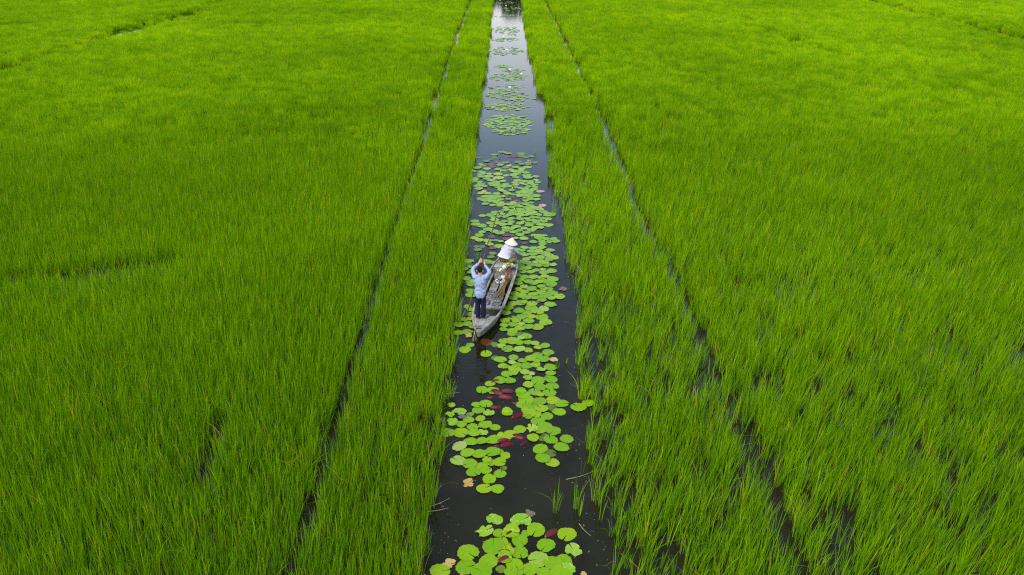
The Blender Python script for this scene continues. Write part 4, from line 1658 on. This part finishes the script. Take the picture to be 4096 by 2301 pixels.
def loose_stem(label, pts, mat, rad=0.006):
    o0 = Vector(pts[0])
    bm = bmesh.new()
    pp = curve_pts([Vector(p) - o0 for p in pts], 6)
    tube_bm(bm, pp, [rad * (1 - 0.4 * i / len(pp)) for i in range(len(pp))], 6)
    o = mesh_obj('loose_stem', bm, mat, None, True); o.location = o0
    tag(o, label, 'plant stem')
loose_stem('pale green stem lying across the floor planks by the shoes', [W(-0.27, 3.28, 0.105), W(-0.15, 3.36, 0.108), W(-0.02, 3.40, 0.112), W(0.1, 3.55, 0.13)], M['stem_green'])
loose_stem('brown stem hooping over the side stringer of the boat', [W(0.24, 3.25, 0.16), W(0.30, 3.42, 0.25), W(0.37, 3.46, 0.245), W(0.40, 3.34, 0.19)], M['stem_brown'])
loose_stem('long dark wet stem trailing along the bow side', [W(0.43, 5.18, 0.36), W(0.41, 5.02, 0.34), W(0.385, 4.88, 0.20), W(0.42, 4.62, 0.25), W(0.41, 4.35, 0.28), W(0.34, 4.0, 0.26)], M['stem_brown'], 0.009)

# white lidded box
bx = empty('white_box', W(0.0, 4.0, -0.04)); bx.rotation_euler = (0, 0, R(-9.7 + 4))
tag(bx, 'small white plastic box stowed under the lily stems', 'box')
M['white_plastic'] = simple('white_plastic', (0.78, 0.76, 0.70), 0.4, 0.4, 12, 0.06)
def rbox(name, sx, sy, sz, z, mat, parent, bev=0.01):
    bm = bmesh.new(); bmesh.ops.create_cube(bm, size=1.0, matrix=Matrix.Translation((0, 0, z)) @ Matrix.Diagonal((sx, sy, sz, 1)))
    bmesh.ops.bevel(bm, geom=bm.edges[:], offset=bev, segments=2, affect='EDGES')
    return mesh_obj(name, bm, mat, parent, False)
rbox('container', 0.115, 0.16, 0.12, 0.06, M['white_plastic'], bx)
rbox('lid', 0.125, 0.17, 0.022, 0.131, M['white_plastic'], bx, 0.006)
rbox('handle', 0.016, 0.172, 0.012, 0.149, M['white_plastic'], bx, 0.004)

# pair of shoes
M['shoe_rim'] = simple('shoe_rubber', (0.72, 0.68, 0.58), 0.6, 0.3, 15, 0.1)
M['shoe_dark'] = simple('shoe_lining', (0.045, 0.035, 0.05), 0.9, 0.1, 30, 0.3)
def shoe(label, v, u, z, rz):
    rt = empty('shoe', W(v, u, z), R(-9.7) + rz); tag(rt, label, 'shoe', 'pair of shoes on the floor planks')
    out = []
    for k in range(20):
        a = 2 * math.pi * k / 20
        y = 0.125 * math.sin(a); x = 0.045 * math.cos(a) * (1.0 + 0.18 * math.sin(a))
        out.append((x, y))
    bm = bmesh.new()
    lv = [(1.0, 0.0), (1.06, 0.012), (1.04, 0.03), (0.96, 0.045), (0.84, 0.047), (0.80, 0.02)]
    rows = [[bm.verts.new((x * f, y * f, zz)) for x, y in out] for f, zz in lv]
    for A, B in zip(rows, rows[1:]):
        for k in range(20): bm.faces.new((A[k], A[(k + 1) % 20], B[(k + 1) % 20], B[k]))
    bm.faces.new(list(reversed(rows[0])))
    mesh_obj('upper', bm, M['shoe_rim'], rt, True)
    bm = bmesh.new(); bm.faces.new([bm.verts.new((x * 0.81, y * 0.81, 0.022)) for x, y in out]); mesh_obj('insole', bm, M['shoe_dark'], rt)
    bm = bmesh.new()
    pts = curve_pts([(-0.045, 0.05, 0.04), (-0.015, 0.045, 0.056), (0.015, 0.045, 0.056), (0.045, 0.05, 0.04)], 4)
    tube_bm(bm, pts, [(0.018, 0.005)] * len(pts), 6, side=(0, 1, 0)); mesh_obj('strap', bm, M['shoe_rim'], rt, True)
shoe('white rimmed shoe with dark lining, the one farther from the stems', -0.115, 3.57, 0.092, R(24))
shoe('white rimmed shoe with dark lining, half under the stems', 0.075, 3.60, 0.088, R(-40))
bm = bmesh.new()
M['navy_cloth'] = simple('navy_cloth', (0.02, 0.03, 0.07), 0.9, 0.1, 20, 0.3, 30, 0.3)
rows = [[bm.verts.new((-0.135 + 0.27 * i / 8, -0.03 + 0.06 * j / 3, 0.004 + 0.006 * math.sin(i * 1.7 + j))) for i in range(9)] for j in range(4)]
for j in range(3):
    for i in range(8): bm.faces.new((rows[j][i], rows[j][i + 1], rows[j + 1][i + 1], rows[j + 1][i]))
cl = mesh_obj('cloth', bm, M['navy_cloth'], None, True); cl.location = W(-0.12, 3.73, 0.093); cl.rotation_euler = (0, 0, R(-9.7))  # thin dark navy strip laid across the plank behind the shoes
md = cl.modifiers.new('thick', 'SOLIDIFY'); md.thickness = 0.004; md.offset = 1
tag(cl, 'narrow strip of dark navy cloth lying behind the shoes', 'cloth')

# ------------------------------------------------------------------ people
M['skin'] = simple('skin', (0.50, 0.27, 0.17), 0.55, 0.3, 14, 0.12)
def mat_cloth(name, c1, c2, scale, fold=26.0, bstr=0.55, stretch=(1, 1, 3)):
    t = NT(name)
    co = t.obj()
    col = t.ramp(t.noise(scale, 5, co), [(0.32, c1), (0.68, c2)])
    mp = t.n('ShaderNodeMapping'); t.l(co, mp.inputs['Vector']); mp.inputs['Scale'].default_value = stretch
    b = t.noise(fold / 4.0, 1.5, mp.outputs[0])
    t.surf(t.bsdf(col, 0.9, 0.1, b, bstr * 0.5, 0.03).outputs[0])
    return t.m
M['shirt_blue'] = mat_cloth('blue_shirt_cloth', (0.26, 0.31, 0.46), (0.33, 0.38, 0.53), 9, 26, 0.6, (1.0, 1, 2.2))
M['navy'] = mat_cloth('navy_trouser_cloth', (0.010, 0.012, 0.034), (0.016, 0.018, 0.048), 7, 22, 0.5, (2.5, 2.5, 0.8))
M['hair'] = simple('black_hair', (0.008, 0.007, 0.007), 0.7, 0.12, 40, 0.4, 70, 0.2)
M['lavender'] = mat_cloth('lavender_cardigan', (0.48, 0.44, 0.53), (0.60, 0.56, 0.62), 28, 24, 0.5)
M['cream_cloth'] = mat_cloth('cream_cloth', (0.72, 0.64, 0.56), (0.80, 0.73, 0.66), 12, 24, 0.4)
def mat_camo():
    t = NT('camouflage_cloth')
    co = t.obj()
    n = t.noise(17, 2, co)
    col = t.ramp(n, [(0.36, (0.030, 0.032, 0.010)), (0.47, (0.11, 0.105, 0.018)), (0.55, (0.22, 0.19, 0.03)), (0.68, (0.09, 0.06, 0.02))])
    t.surf(t.bsdf(col, 0.9, 0.1, t.noise(10, 3, co), 0.5, 0.02).outputs[0])
    return t.m
M['camo'] = mat_camo()
M['sandal'] = simple('sandal_rubber', (0.22, 0.24, 0.20), 0.6, 0.3, 20, 0.2)
def mat_hat():
    t = NT('palm_leaf_hat')
    co = t.obj()
    sx = t.n('ShaderNodeSeparateXYZ'); t.l(co, sx.inputs[0])
    wv = t.n('ShaderNodeMath', operation='MULTIPLY'); t.l(sx.outputs[2], wv.inputs[0]); wv.inputs[1].default_value = 420.0
    sn = t.n('ShaderNodeMath', operation='SINE'); t.l(wv.outputs[0], sn.inputs[0])
    col = t.ramp(t.noise(7, 4, co), [(0.3, (0.70, 0.55, 0.36)), (0.7, (0.80, 0.66, 0.46))])
    t.surf(t.bsdf(col, 0.6, 0.25, sn.outputs[0], 0.15, 0.004).outputs[0])
    return t.m
M['hat'] = mat_hat()

def fuse(name, build, voxel, mat, parent=None, smooth_it=4, crease=None):
    """build(bm) adds overlapping closed volumes; they are fused into one continuous skin"""
    bm = bmesh.new(); build(bm)
    bmesh.ops.recalc_face_normals(bm, faces=bm.faces)
    me = bpy.data.meshes.new(name); bm.to_mesh(me); bm.free()
    tmp = bpy.data.objects.new(name + '_tmp', me); COL.objects.link(tmp)
    m = tmp.modifiers.new('remesh', 'REMESH'); m.mode = 'VOXEL'; m.voxel_size = voxel
    s = tmp.modifiers.new('smooth', 'SMOOTH'); s.factor = 0.5; s.iterations = smooth_it
    dg = bpy.context.evaluated_depsgraph_get()
    out = bpy.data.meshes.new_from_object(tmp.evaluated_get(dg))
    bpy.data.objects.remove(tmp, do_unlink=True); bpy.data.meshes.remove(me)
    out.name = name
    out.materials.clear(); out.materials.append(mat)
    if crease:
        n = len(out.vertices); co = np.empty(n * 3); no = np.empty(n * 3)
        out.vertices.foreach_get('co', co); out.vertices.foreach_get('normal', no)
        co = co.reshape(-1, 3); no = no.reshape(-1, 3)
        co += no * crease(co)[:, None]
        out.vertices.foreach_set('co', co.ravel())
    out.polygons.foreach_set('use_smooth', [True] * len(out.polygons))
    out.update()
    return link(bpy.data.objects.new(name, out), parent)

def ball(bm, c, r, seg=14):
    m = Matrix.Translation(c) @ (Matrix.Diagonal((r[0], r[1], r[2], 1)) if isinstance(r, tuple) else Matrix.Diagonal((r, r, r, 1)))
    bmesh.ops.create_uvsphere(bm, u_segments=seg, v_segments=max(6, seg - 4), radius=1.0, matrix=m)
def limb(bm, pts, rads, side=None, n=4, flat=False):
    """smooth limb with rounded ends"""
    P = curve_pts(pts, n)
    rr = []
    for i in range(len(P)):
        f = i / (len(P) - 1) * (len(rads) - 1); k = min(int(f), len(rads) - 2); t = f - k
        a = rads[k] if isinstance(rads[k], tuple) else (rads[k], rads[k]); b = rads[k + 1] if isinstance(rads[k + 1], tuple) else (rads[k + 1], rads[k + 1])
        rr.append((a[0] * (1 - t) + b[0] * t, a[1] * (1 - t) + b[1] * t))
    tube_bm(bm, P, rr, 14, side=side)
    if not flat:
        ball(bm, P[0], min(rr[0])); ball(bm, P[-1], min(rr[-1]))

def hand_on(bm, wrist, palm, grip_axis, finger_dir, spread, curl, thumb_dir, s=1.0):
    """palm and five unequal, bent fingers; finger_dir leaves the palm, curl bends them"""
    w, p = Vector(wrist), Vector(palm); fd = Vector(finger_dir).normalized(); ga = Vector(grip_axis).normalized(); cu = Vector(curl).normalized()
    limb(bm, [w, (w + p) / 2, p + fd * 0.02], [0.024 * s, (0.034 * s, 0.020 * s), (0.040 * s, 0.018 * s)], side=ga)
    for k, ln in enumerate((0.070, 0.080, 0.076, 0.060)):
        off = ga * (-0.030 + 0.020 * k) * s
        b0 = p + fd * 0.025 + off
        d1 = (fd + ga * spread * (k - 1.5)).normalized()
        k1 = b0 + d1 * ln * 0.5 * s; d2 = (d1 * 0.6 + cu * 0.8).normalized() if curl_on else (d1 + cu * 0.25).normalized()
        k2 = k1 + d2 * ln * 0.35 * s; d3 = (d2 * 0.3 + cu * 0.9).normalized() if curl_on else (d2 + cu * 0.25).normalized()
        k3 = k2 + d3 * ln * 0.25 * s
        limb(bm, [b0, k1, k2, k3], [0.0098 * s, 0.0092 * s, 0.0086 * s, 0.0075 * s], n=2)
    tb = p - ga * 0.032 * s + fd * -0.012
    td = Vector(thumb_dir).normalized()
    limb(bm, [tb, tb + td * 0.032 * s, tb + (td * 0.6 + fd * 0.5).normalized() * 0.062 * s], [0.013 * s, 0.0115 * s, 0.009 * s], n=3)
curl_on = True

# --- the man with the pole, standing on the stern deck with his back to us
MX, MY, MZ = -0.755, 20.12, 0.270
def man_body(bm):
    global curl_on
    for s, toe in ((-1, -0.02), (1, 0.10)):
        x = 0.078 * s
        limb(bm, [(x * 0.95, 0, 0.82), (x, 0.015, 0.45), (x, -0.005, 0.10)], [(0.082, 0.088), (0.055, 0.058), 0.036])
        limb(bm, [(x, -0.035, 0.045), (x + toe * 0.5, 0.07, 0.045), (x + toe, 0.165, 0.030)], [(0.033, 0.035), (0.040, 0.030), (0.042, 0.018)], side=(1, 0, 0))
        for k in range(5):
            limb(bm, [(x + toe + (k - 2) * 0.015, 0.165, 0.027), (x + toe * 1.1 + (k - 2) * 0.016, 0.198 - 0.006 * abs(k - (1 if s > 0 else 3)), 0.022)], [0.0095, 0.008], n=2)
    limb(bm, [(0, 0, 0.80), (0, 0, 0.98), (0, 0.005, 1.18), (0, 0.0, 1.33)], [(0.135, 0.092), (0.125, 0.085), (0.145, 0.095), (0.115, 0.062)], side=(1, 0, 0))
    limb(bm, [(0, -0.004, 1.32), (0, 0.0, 1.46)], [0.056, 0.056])
    ball(bm, (0, 0.035, 1.512), (0.074, 0.092, 0.108), 18)
    ball(bm, (0, 0.085, 1.465), (0.050, 0.045, 0.055))                   # jaw
    ball(bm, (0, 0.130, 1.500), (0.012, 0.018, 0.022))                   # nose
    ball(bm, (0, 0.115, 1.462), (0.026, 0.012, 0.010))                   # lips
    for s in (-1, 1):
        ball(bm, (0.084 * s, 0.010, 1.498), (0.016, 0.024, 0.036))       # ears
        ball(bm, (0.030 * s, 0.112, 1.522), (0.016, 0.010, 0.011))       # eyes
    # arms raised to grip the pole in front of the face
    limb(bm, [(-0.145, 0.0, 1.315), (-0.208, 0.20, 1.470), (-0.065, 0.385, 1.565)], [0.042, 0.036, 0.024])
    limb(bm, [(0.145, 0.0, 1.315), (0.238, 0.20, 1.400), (0.115, 0.385, 1.505)], [0.042, 0.036, 0.024])
    curl_on = False
    hand_on(bm, (-0.065, 0.385, 1.565), (-0.030, 0.430, 1.610), (-0.7, 0.0, 0.5), (0.55, 0.35, 0.70), 0.16, (0.3, 0.4, -0.1), (0.8, 0.2, 0.1))
    curl_on = True
    hand_on(bm, (0.115, 0.385, 1.505), (0.100, 0.430, 1.560), (0.25, 0.0, 1.0), (-0.35, 0.6, 0.25), 0.0, (-0.5, -0.75, 0.0), (-0.5, 0.1, 0.8))
man = fuse('person', man_body, 0.0065, M['skin'], None, 3)
man.location = (MX, MY, MZ)
man.rotation_euler = (0, 0, R(-3))
tag(man, 'person in blue shirt and navy trousers standing at the stern gripping a pole', 'person')
def shirt(bm):
    limb(bm, [(0.0, -0.020, 0.735), (0, -0.014, 0.80), (0, -0.005, 0.88), (0, 0.0, 1.02), (0, 0.0, 1.20), (0, -0.002, 1.325)], [(0.145, 0.105), (0.163, 0.122), (0.165, 0.125), (0.153, 0.112), (0.170, 0.122), (0.140, 0.082)], side=(1, 0, 0), flat=True)
    limb(bm, [(0, -0.078, 0.69), (0, -0.072, 0.76), (0, -0.05, 0.90)], [(0.095, 0.026), (0.140, 0.045), (0.14, 0.06)], side=(1, 0, 0), flat=True)   # rounded tail
    for s in (-1, 1):
        limb(bm, [(0.045 * s, 0, 1.345), (0.10 * s, 0, 1.338), (0.148 * s, 0.005, 1.318)], [(0.042, 0.052), (0.052, 0.064), (0.062, 0.070)], side=(0, 0, 1))
    limb(bm, [(-0.148, 0.0, 1.318), (-0.216, 0.19, 1.465), (-0.088, 0.360, 1.553)], [0.068, 0.054, 0.040], flat=False)
    limb(bm, [(0.148, 0.0, 1.318), (0.246, 0.19, 1.395), (0.133, 0.360, 1.488)], [0.068, 0.054, 0.040], flat=False)
    limb(bm, [(0, -0.006, 1.340), (0, 0.004, 1.392)], [(0.066, 0.062), (0.058, 0.056)], side=(1, 0, 0), flat=True)    # collar
def shirt_folds(co):
    x, y, z = co[:, 0], co[:, 1], co[:, 2]
    sag = np.sin(z * 46 + 3.0 * np.abs(x) * 9 + 2.0 * np.sin(x * 21)) * 0.0085 * np.clip((1.30 - z) * 3, 0, 1) * np.clip((z - 0.76) * 6, 0, 1)
    pull = np.sin((x * 0.8 + z * 0.3) * 70 + 2 * np.sin(z * 12)) * 0.0035
    slv = np.sin((y * 1.0 + z * 0.6) * 85) * 0.0035 * np.clip((z - 1.36) * 10, 0, 1)
    return sag + pull + slv
fuse('shirt', shirt, 0.009, M['shirt_blue'], man, 5, shirt_folds)
def trousers(bm):
    limb(bm, [(0, -0.002, 0.94), (0, 0, 0.84), (0, 0.0, 0.73)], [(0.140, 0.100), (0.150, 0.108), (0.146, 0.104)], side=(1, 0, 0), flat=True)
    for s in (-1, 1):
        limb(bm, [(0.078 * s, 0, 0.80), (0.082 * s, 0.012, 0.45), (0.080 * s, -0.006, 0.16), (0.078 * s, -0.008, 0.045)], [(0.084, 0.098), (0.076, 0.082), (0.070, 0.074), (0.068, 0.070)], side=(1, 0, 0), flat=True)
fuse('trousers', trousers, 0.009, M['navy'], man, 4, lambda c: np.sin(c[:, 2] * 60 + np.sin(c[:, 0] * 60) * 2) * 0.003 * np.clip(0.5 - c[:, 2], 0, 0.3) * 4 + np.sin(c[:, 2] * 30 + c[:, 0] * 25) * 0.002)
def hair(bm):
    ball(bm, (0, 0.028, 1.545), (0.081, 0.096, 0.088), 18)
    ball(bm, (0, -0.012, 1.525), (0.073, 0.062, 0.070), 16)
fuse('hair', hair, 0.008, M['hair'], man, 2, lambda c: np.sin(c[:, 0] * 210 + 3 * np.sin(c[:, 2] * 70)) * 0.0022 + np.sin(c[:, 1] * 160 + c[:, 2] * 190) * 0.002)
for s, toe in ((-1, -0.02), (1, 0.10)):
    bm = bmesh.new()
    x = 0.078 * s
    out = []
    for k in range(18):
        a = 2 * math.pi * k / 18
        yy = 0.085 + 0.145 * math.sin(a)
        out.append((x + toe * (yy + 0.05) / 0.2 + 0.052 * math.cos(a) * (1 + 0.12 * math.sin(a)), yy))
    lo = [bm.verts.new((q[0], q[1], 0.003)) for q in out]; hi = [bm.verts.new((q[0], q[1], 0.019)) for q in out]
    for k in range(18): bm.faces.new((lo[k], lo[(k + 1) % 18], hi[(k + 1) % 18], hi[k]))
    bm.faces.new(hi); bm.faces.new(list(reversed(lo)))
    for sd in (-1, 1):
        pts = curve_pts([(x + toe * 0.4 + sd * 0.048, 0.055, 0.022), (x + toe * 0.6 + sd * 0.028, 0.10, 0.070), (x + toe * 0.9, 0.165, 0.048)], 4)
        tube_bm(bm, pts, [(0.010, 0.005)] * len(pts), 6)
    mesh_obj('sandal', bm, M['sandal'], man, False)

# --- bamboo pole in his hands
pole0, hold = Vector((-1.22, 20.80, 0.0)), Vector((-0.700, 20.575, 1.842))
pdir = hold - pole0
M['bamboo'] = mat_wood('old_bamboo', (0.13, 0.09, 0.045), (0.24, 0.175, 0.09), (0.05, 0.035, 0.018), grain=(20, 20, 4))
bm = bmesh.new()
pts, rads = [], []
nseg = 34
for k in range(nseg + 1):
    t = -0.28 + (1.86 + 0.28) * k / nseg
    j = 0.010 * math.sin(t * 5.0) + 0.006 * math.sin(t * 13)
    pts.append(pdir * t + Vector((j, 0, 0))); node = (k % 4 == 0)
    rads.append((0.018 - 0.005 * k / nseg) * (1.22 if node else 1.0))
tube_bm(bm, pts, rads, 10)
pole = mesh_obj('bamboo_pole', bm, M['bamboo'], None, True); pole.location = pole0
tag(pole, 'long brown bamboo pole held upright by the standing person', 'pole')

# --- the woman sitting on the fore deck, reaching over the side
seat_z = gw(4.6) - 0.006
def woman_body(bm):
    global curl_on
    limb(bm, [(-0.09, 4.74, seat_z + 0.12), (-0.02, 4.78, 0.62), (0.06, 4.76, 0.78), (0.09, 4.72, 0.90)], [(0.14, 0.11), (0.11, 0.08), (0.12, 0.08), (0.085, 0.05)], side=(1, 0.1, 0))
    limb(bm, [(0.09, 4.72, 0.89), (0.125, 4.75, 1.00)], [0.048, 0.045])
    ball(bm, (0.145, 4.770, 1.010), (0.072, 0.090, 0.102), 16)
    ball(bm, (0.150, 4.855, 0.985), (0.045, 0.04, 0.05)); ball(bm, (0.150, 4.867, 1.015), (0.012, 0.018, 0.02))
    for s in (-1, 1): ball(bm, (0.145 + 0.073 * s, 4.765, 1.02), (0.012, 0.02, 0.03))
    limb(bm, [(0.195, 4.68, 0.845), (0.338, 4.86, 0.632), (0.400, 5.08, 0.440)], [0.036, 0.034, 0.022])
    curl_on = True
    hand_on(bm, (0.400, 5.08, 0.440), (0.422, 5.125, 0.400), (0.8, -0.3, 0.3), (0.30, 0.60, -0.60), 0.05, (0.2, -0.7, -0.3), (0.9, 0.1, 0.2), 0.9)
    limb(bm, [(-0.04, 4.735, 0.850), (-0.17, 4.93, 0.66), (0.03, 5.06, 0.56)], [0.036, 0.034, 0.022])
    hand_on(bm, (0.03, 5.06, 0.56), (0.065, 5.08, 0.555), (0, 0.6, 0.6), (0.9, 0.1, -0.1), 0.0, (0.2, 0.0, -0.9), (0.4, 0.5, 0.6), 0.9)
    # right leg folded with the foot behind, left leg forward
    limb(bm, [(-0.01, 4.70, seat_z + 0.10), (0.27, 4.60, seat_z + 0.125)], [0.085, 0.058])
    limb(bm, [(0.27, 4.60, seat_z + 0.12), (0.13, 4.46, seat_z + 0.062), (-0.005, 4.42, seat_z + 0.045)], [0.056, 0.048, 0.034])
    limb(bm, [(-0.03, 4.44, seat_z + 0.048), (-0.02, 4.37, seat_z + 0.040), (0.015, 4.28, seat_z + 0.026)], [(0.032, 0.035), (0.036, 0.028), (0.038, 0.016)], side=(1, 0, 0))
    for k in range(5):
        limb(bm, [(0.015 + (k - 2) * 0.014, 4.285, seat_z + 0.022), (0.025 + (k - 2) * 0.015, 4.252 + 0.006 * abs(k - 1), seat_z + 0.017)], [0.009, 0.0075], n=2)
    limb(bm, [(-0.15, 4.76, seat_z + 0.10), (-0.16, 5.03, seat_z + 0.26)], [0.085, 0.056])
    limb(bm, [(-0.16, 5.03, seat_z + 0.26), (-0.06, 5.05, seat_z + 0.05)], [0.054, 0.034])
    limb(bm, [(-0.06, 5.04, seat_z + 0.045), (0.0, 5.13, seat_z + 0.03)], [(0.034, 0.03), (0.036, 0.018)], side=(1, 0, 0))
woman = fuse('person', woman_body, 0.0065, M['skin'], None, 3)
woman.matrix_world = BM
tag(woman, 'person in conical straw hat and lavender cardigan sitting on the bow reaching over', 'person')
def cardigan(bm):
    limb(bm, [(-0.070, 4.700, 0.480), (-0.055, 4.715, 0.53), (-0.02, 4.735, 0.62), (0.04, 4.735, 0.75), (0.085, 4.705, 0.855), (0.092, 4.70, 0.895)], [(0.240, 0.165), (0.222, 0.155), (0.190, 0.138), (0.172, 0.122), (0.150, 0.092), (0.10, 0.07)], side=(1, -0.12, -0.10), flat=True)
    for c in ((0.200, 4.67, 0.850), (-0.040, 4.735, 0.858)): ball(bm, c, (0.066, 0.070, 0.066))
    limb(bm, [(0.200, 4.68, 0.850), (0.340, 4.862, 0.632), (0.396, 5.060, 0.462)], [0.064, 0.054, 0.040])
    limb(bm, [(-0.045, 4.74, 0.855), (-0.172, 4.93, 0.658), (0.00, 5.045, 0.575)], [0.062, 0.052, 0.040])
fuse('cardigan', cardigan, 0.009, M['lavender'], woman, 5, lambda c: np.sin(c[:, 2] * 40 + c[:, 0] * 38 + 2 * np.sin(c[:, 0] * 19)) * 0.004 + np.sin(c[:, 0] * 75 + c[:, 1] * 40) * 0.002)
def hem(bm):
    limb(bm, [(-0.072, 4.698, 0.472), (-0.066, 4.704, 0.500)], [(0.246, 0.170), (0.243, 0.168)], side=(1, -0.12, -0.10), n=2, flat=True)
fuse('hem', hem, 0.007, M['cream_cloth'], woman, 2)
def scarf(bm):
    limb(bm, [(0.080, 4.695, 0.880), (0.10, 4.71, 0.925), (0.12, 4.73, 0.965)], [(0.128, 0.085), (0.108, 0.090), (0.080, 0.080)], side=(1, -0.1, -0.05), flat=True)
fuse('scarf', scarf, 0.008, M['cream_cloth'], woman, 3, lambda c: np.sin(c[:, 0] * 90 + c[:, 2] * 60) * 0.004)
def camo(bm):
    limb(bm, [(-0.16, 4.75, seat_z + 0.105), (-0.02, 4.71, seat_z + 0.12)], [(0.125, 0.105), (0.15, 0.11)], side=(0, 1, 0))
    limb(bm, [(-0.02, 4.70, seat_z + 0.11), (0.275, 4.595, seat_z + 0.130)], [0.112, 0.082])
    limb(bm, [(0.275, 4.595, seat_z + 0.120), (0.14, 4.465, seat_z + 0.068), (0.045, 4.44, seat_z + 0.058)], [0.078, 0.068, 0.058])
    limb(bm, [(-0.15, 4.76, seat_z + 0.11), (-0.16, 5.03, seat_z + 0.26)], [0.108, 0.078])
    limb(bm, [(-0.16, 5.03, seat_z + 0.26), (-0.07, 5.05, seat_z + 0.10)], [0.076, 0.062])
fuse('trousers', camo, 0.009, M['camo'], woman, 4, lambda c: np.sin(c[:, 0] * 60 + c[:, 1] * 50 + 3 * np.sin(c[:, 2] * 30)) * 0.004)
# conical hat: shell with a stitched rim, tilted forward and to the right
bm = bmesh.new()
prof = [(0.0, 0.175), (0.012, 0.166), (0.06, 0.118), (0.12, 0.060), (0.175, 0.010), (0.203, -0.016), (0.207, -0.022), (0.201, -0.024), (0.172, 0.000), (0.118, 0.050), (0.058, 0.108), (0.0, 0.160)]
S = 36
rows = []
for rr_, z in prof:
    rows.append([bm.verts.new((0, 0, z))] if rr_ == 0 else [bm.verts.new((rr_ * math.cos(2 * math.pi * k / S), rr_ * math.sin(2 * math.pi * k / S), z)) for k in range(S)])
for A, B in zip(rows, rows[1:]):
    for k in range(S):
        if len(A) == 1: bm.faces.new((A[0], B[k], B[(k + 1) % S]))
        elif len(B) == 1: bm.faces.new((A[k], B[0], A[(k + 1) % S]))
        else: bm.faces.new((A[k], B[k], B[(k + 1) % S], A[(k + 1) % S]))
bmesh.ops.recalc_face_normals(bm, faces=bm.faces)
hat = mesh_obj('conical_hat', bm, M['hat'], woman, True)
hat.scale = (1.06, 1.06, 1.06)
hat.location = (0.150, 4.770, 0.985)
hat.rotation_euler = (R(-4), R(9), 0)
# lily held in her hand
lily('white water lily just picked in the hand of the hat wearer', W(0.42, 5.14, 0.37), [W(0.40, 4.98, 0.24), W(0.418, 5.13, 0.375), W(0.455, 5.20, 0.40)], FLOWER[2], M['stem_green'], 0.006, None, (0.8, 0.3, 0.35))

# ------------------------------------------------------------------ single rice tufts standing in open water
def tuft(label, x, y, n, rad, h, seed, spread=1.0):
    me = blade_clump('rice_tuft', seed, n, rad, h, 0.012, 5, M['rice'], spread)
    o = link(bpy.data.objects.new('rice_tuft', me)); o.location = (x, y, 0)
    o.rotation_euler = (0, R(5), 0)
    tag(o, label, 'rice plant', 'rice tufts standing alone in the canal')
tuft('short fanned rice tuft standing alone above the long maroon leaf', 0.97, 12.34, 16, 0.07, 0.72, 700, 1.1)
tuft('narrow rice tuft just right of the short fanned tuft', 1.37, 12.42, 9, 0.04, 0.85, 701, 0.8)
tuft('small rice tuft with a broken blade near the lower right bank', 1.45, 12.24, 8, 0.04, 0.55, 702, 1.0)
tuft('three thin rice blades rising from the water by the right bank', 1.59, 13.47, 4, 0.02, 0.70, 703, 0.8)
tuft('dense bright rice tuft beside the two pads at the right bank', 1.86, 16.41, 34, 0.14, 0.75, 704, 0.9)
tuft('slim rice tuft on the right bank level with the lower pads', 1.80, 14.34, 12, 0.05, 0.75, 705, 0.8)
tuft('small rice tuft rising beside the legs of the standing person', -1.46, 22.81, 13, 0.06, 0.72, 706, 0.9)
tuft('low rice tuft behind the raised hands near the left bank', -0.99, 24.98, 11, 0.07, 0.45, 707, 1.1)
tuft('slim rice tuft in the water right of the straw hat', 2.00, 25.04, 8, 0.04, 0.85, 708, 0.6)
tuft('rice tuft at the right bank level with the seated person', 2.12, 24.63, 22, 0.10, 0.85, 709, 0.8)
tuft('pair of thin rice blades in the open blue water', 1.38, 37.90, 7, 0.08, 0.55, 710, 0.7)
tuft('thick rice tuft jutting from the right bank beyond the raft', 2.01, 34.17, 60, 0.20, 0.85, 711, 0.7)
tuft('slender rice blades standing off the left bank beyond the raft', -1.39, 31.75, 5, 0.04, 0.60, 712, 0.7)
tuft('loose rice tuft at the right bank beside the raft end', 1.85, 29.26, 14, 0.10, 0.80, 713, 0.9)
tuft('tiny weed sprig in the water near the right bank', 1.57, 18.01, 5, 0.02, 0.26, 714, 1.2)
tuft('low weed tuft among the pads near the right bank', 1.31, 17.81, 12, 0.05, 0.30, 715, 1.3)
def straw(label, x0, y0, x1, y1):
    bm = bmesh.new()
    d = Vector((x1 - x0, y1 - y0, 0)); c = d.cross(Vector((0, 0, 1))) * 0.06
    pts = curve_pts([(0, 0, 0.006), d * 0.5 + c + Vector((0, 0, 0.012)), d + Vector((0, 0, 0.006))], 6)
    tube_bm(bm, pts, [0.005 * (1 - 0.05 * i) for i in range(len(pts))], 5)
    o = mesh_obj('straw', bm, M['straw'], None, True); o.location = (x0, y0, 0)
    tag(o, label, 'straw', 'straws floating on the canal')
straw('pale straw floating beside the thin blades at the right bank', 1.25, 13.32, 1.89, 13.61)
straw('dry straw floating off the lower left bank', -1.60, 12.49, -1.18, 12.76)
straw('thin green straw lying on the water at the lower left bank', -1.62, 12.35, -1.19, 12.46)
straw('straw sticking out from the left bank rice mid canal', -1.53, 16.63, -1.18, 16.68)
straw('thin dark twig on the water by the near pads', -0.48, 11.50, -0.32, 11.53)
straw('bent straw drifting near the lower right rice', 1.41, 11.99, 1.62, 11.64)
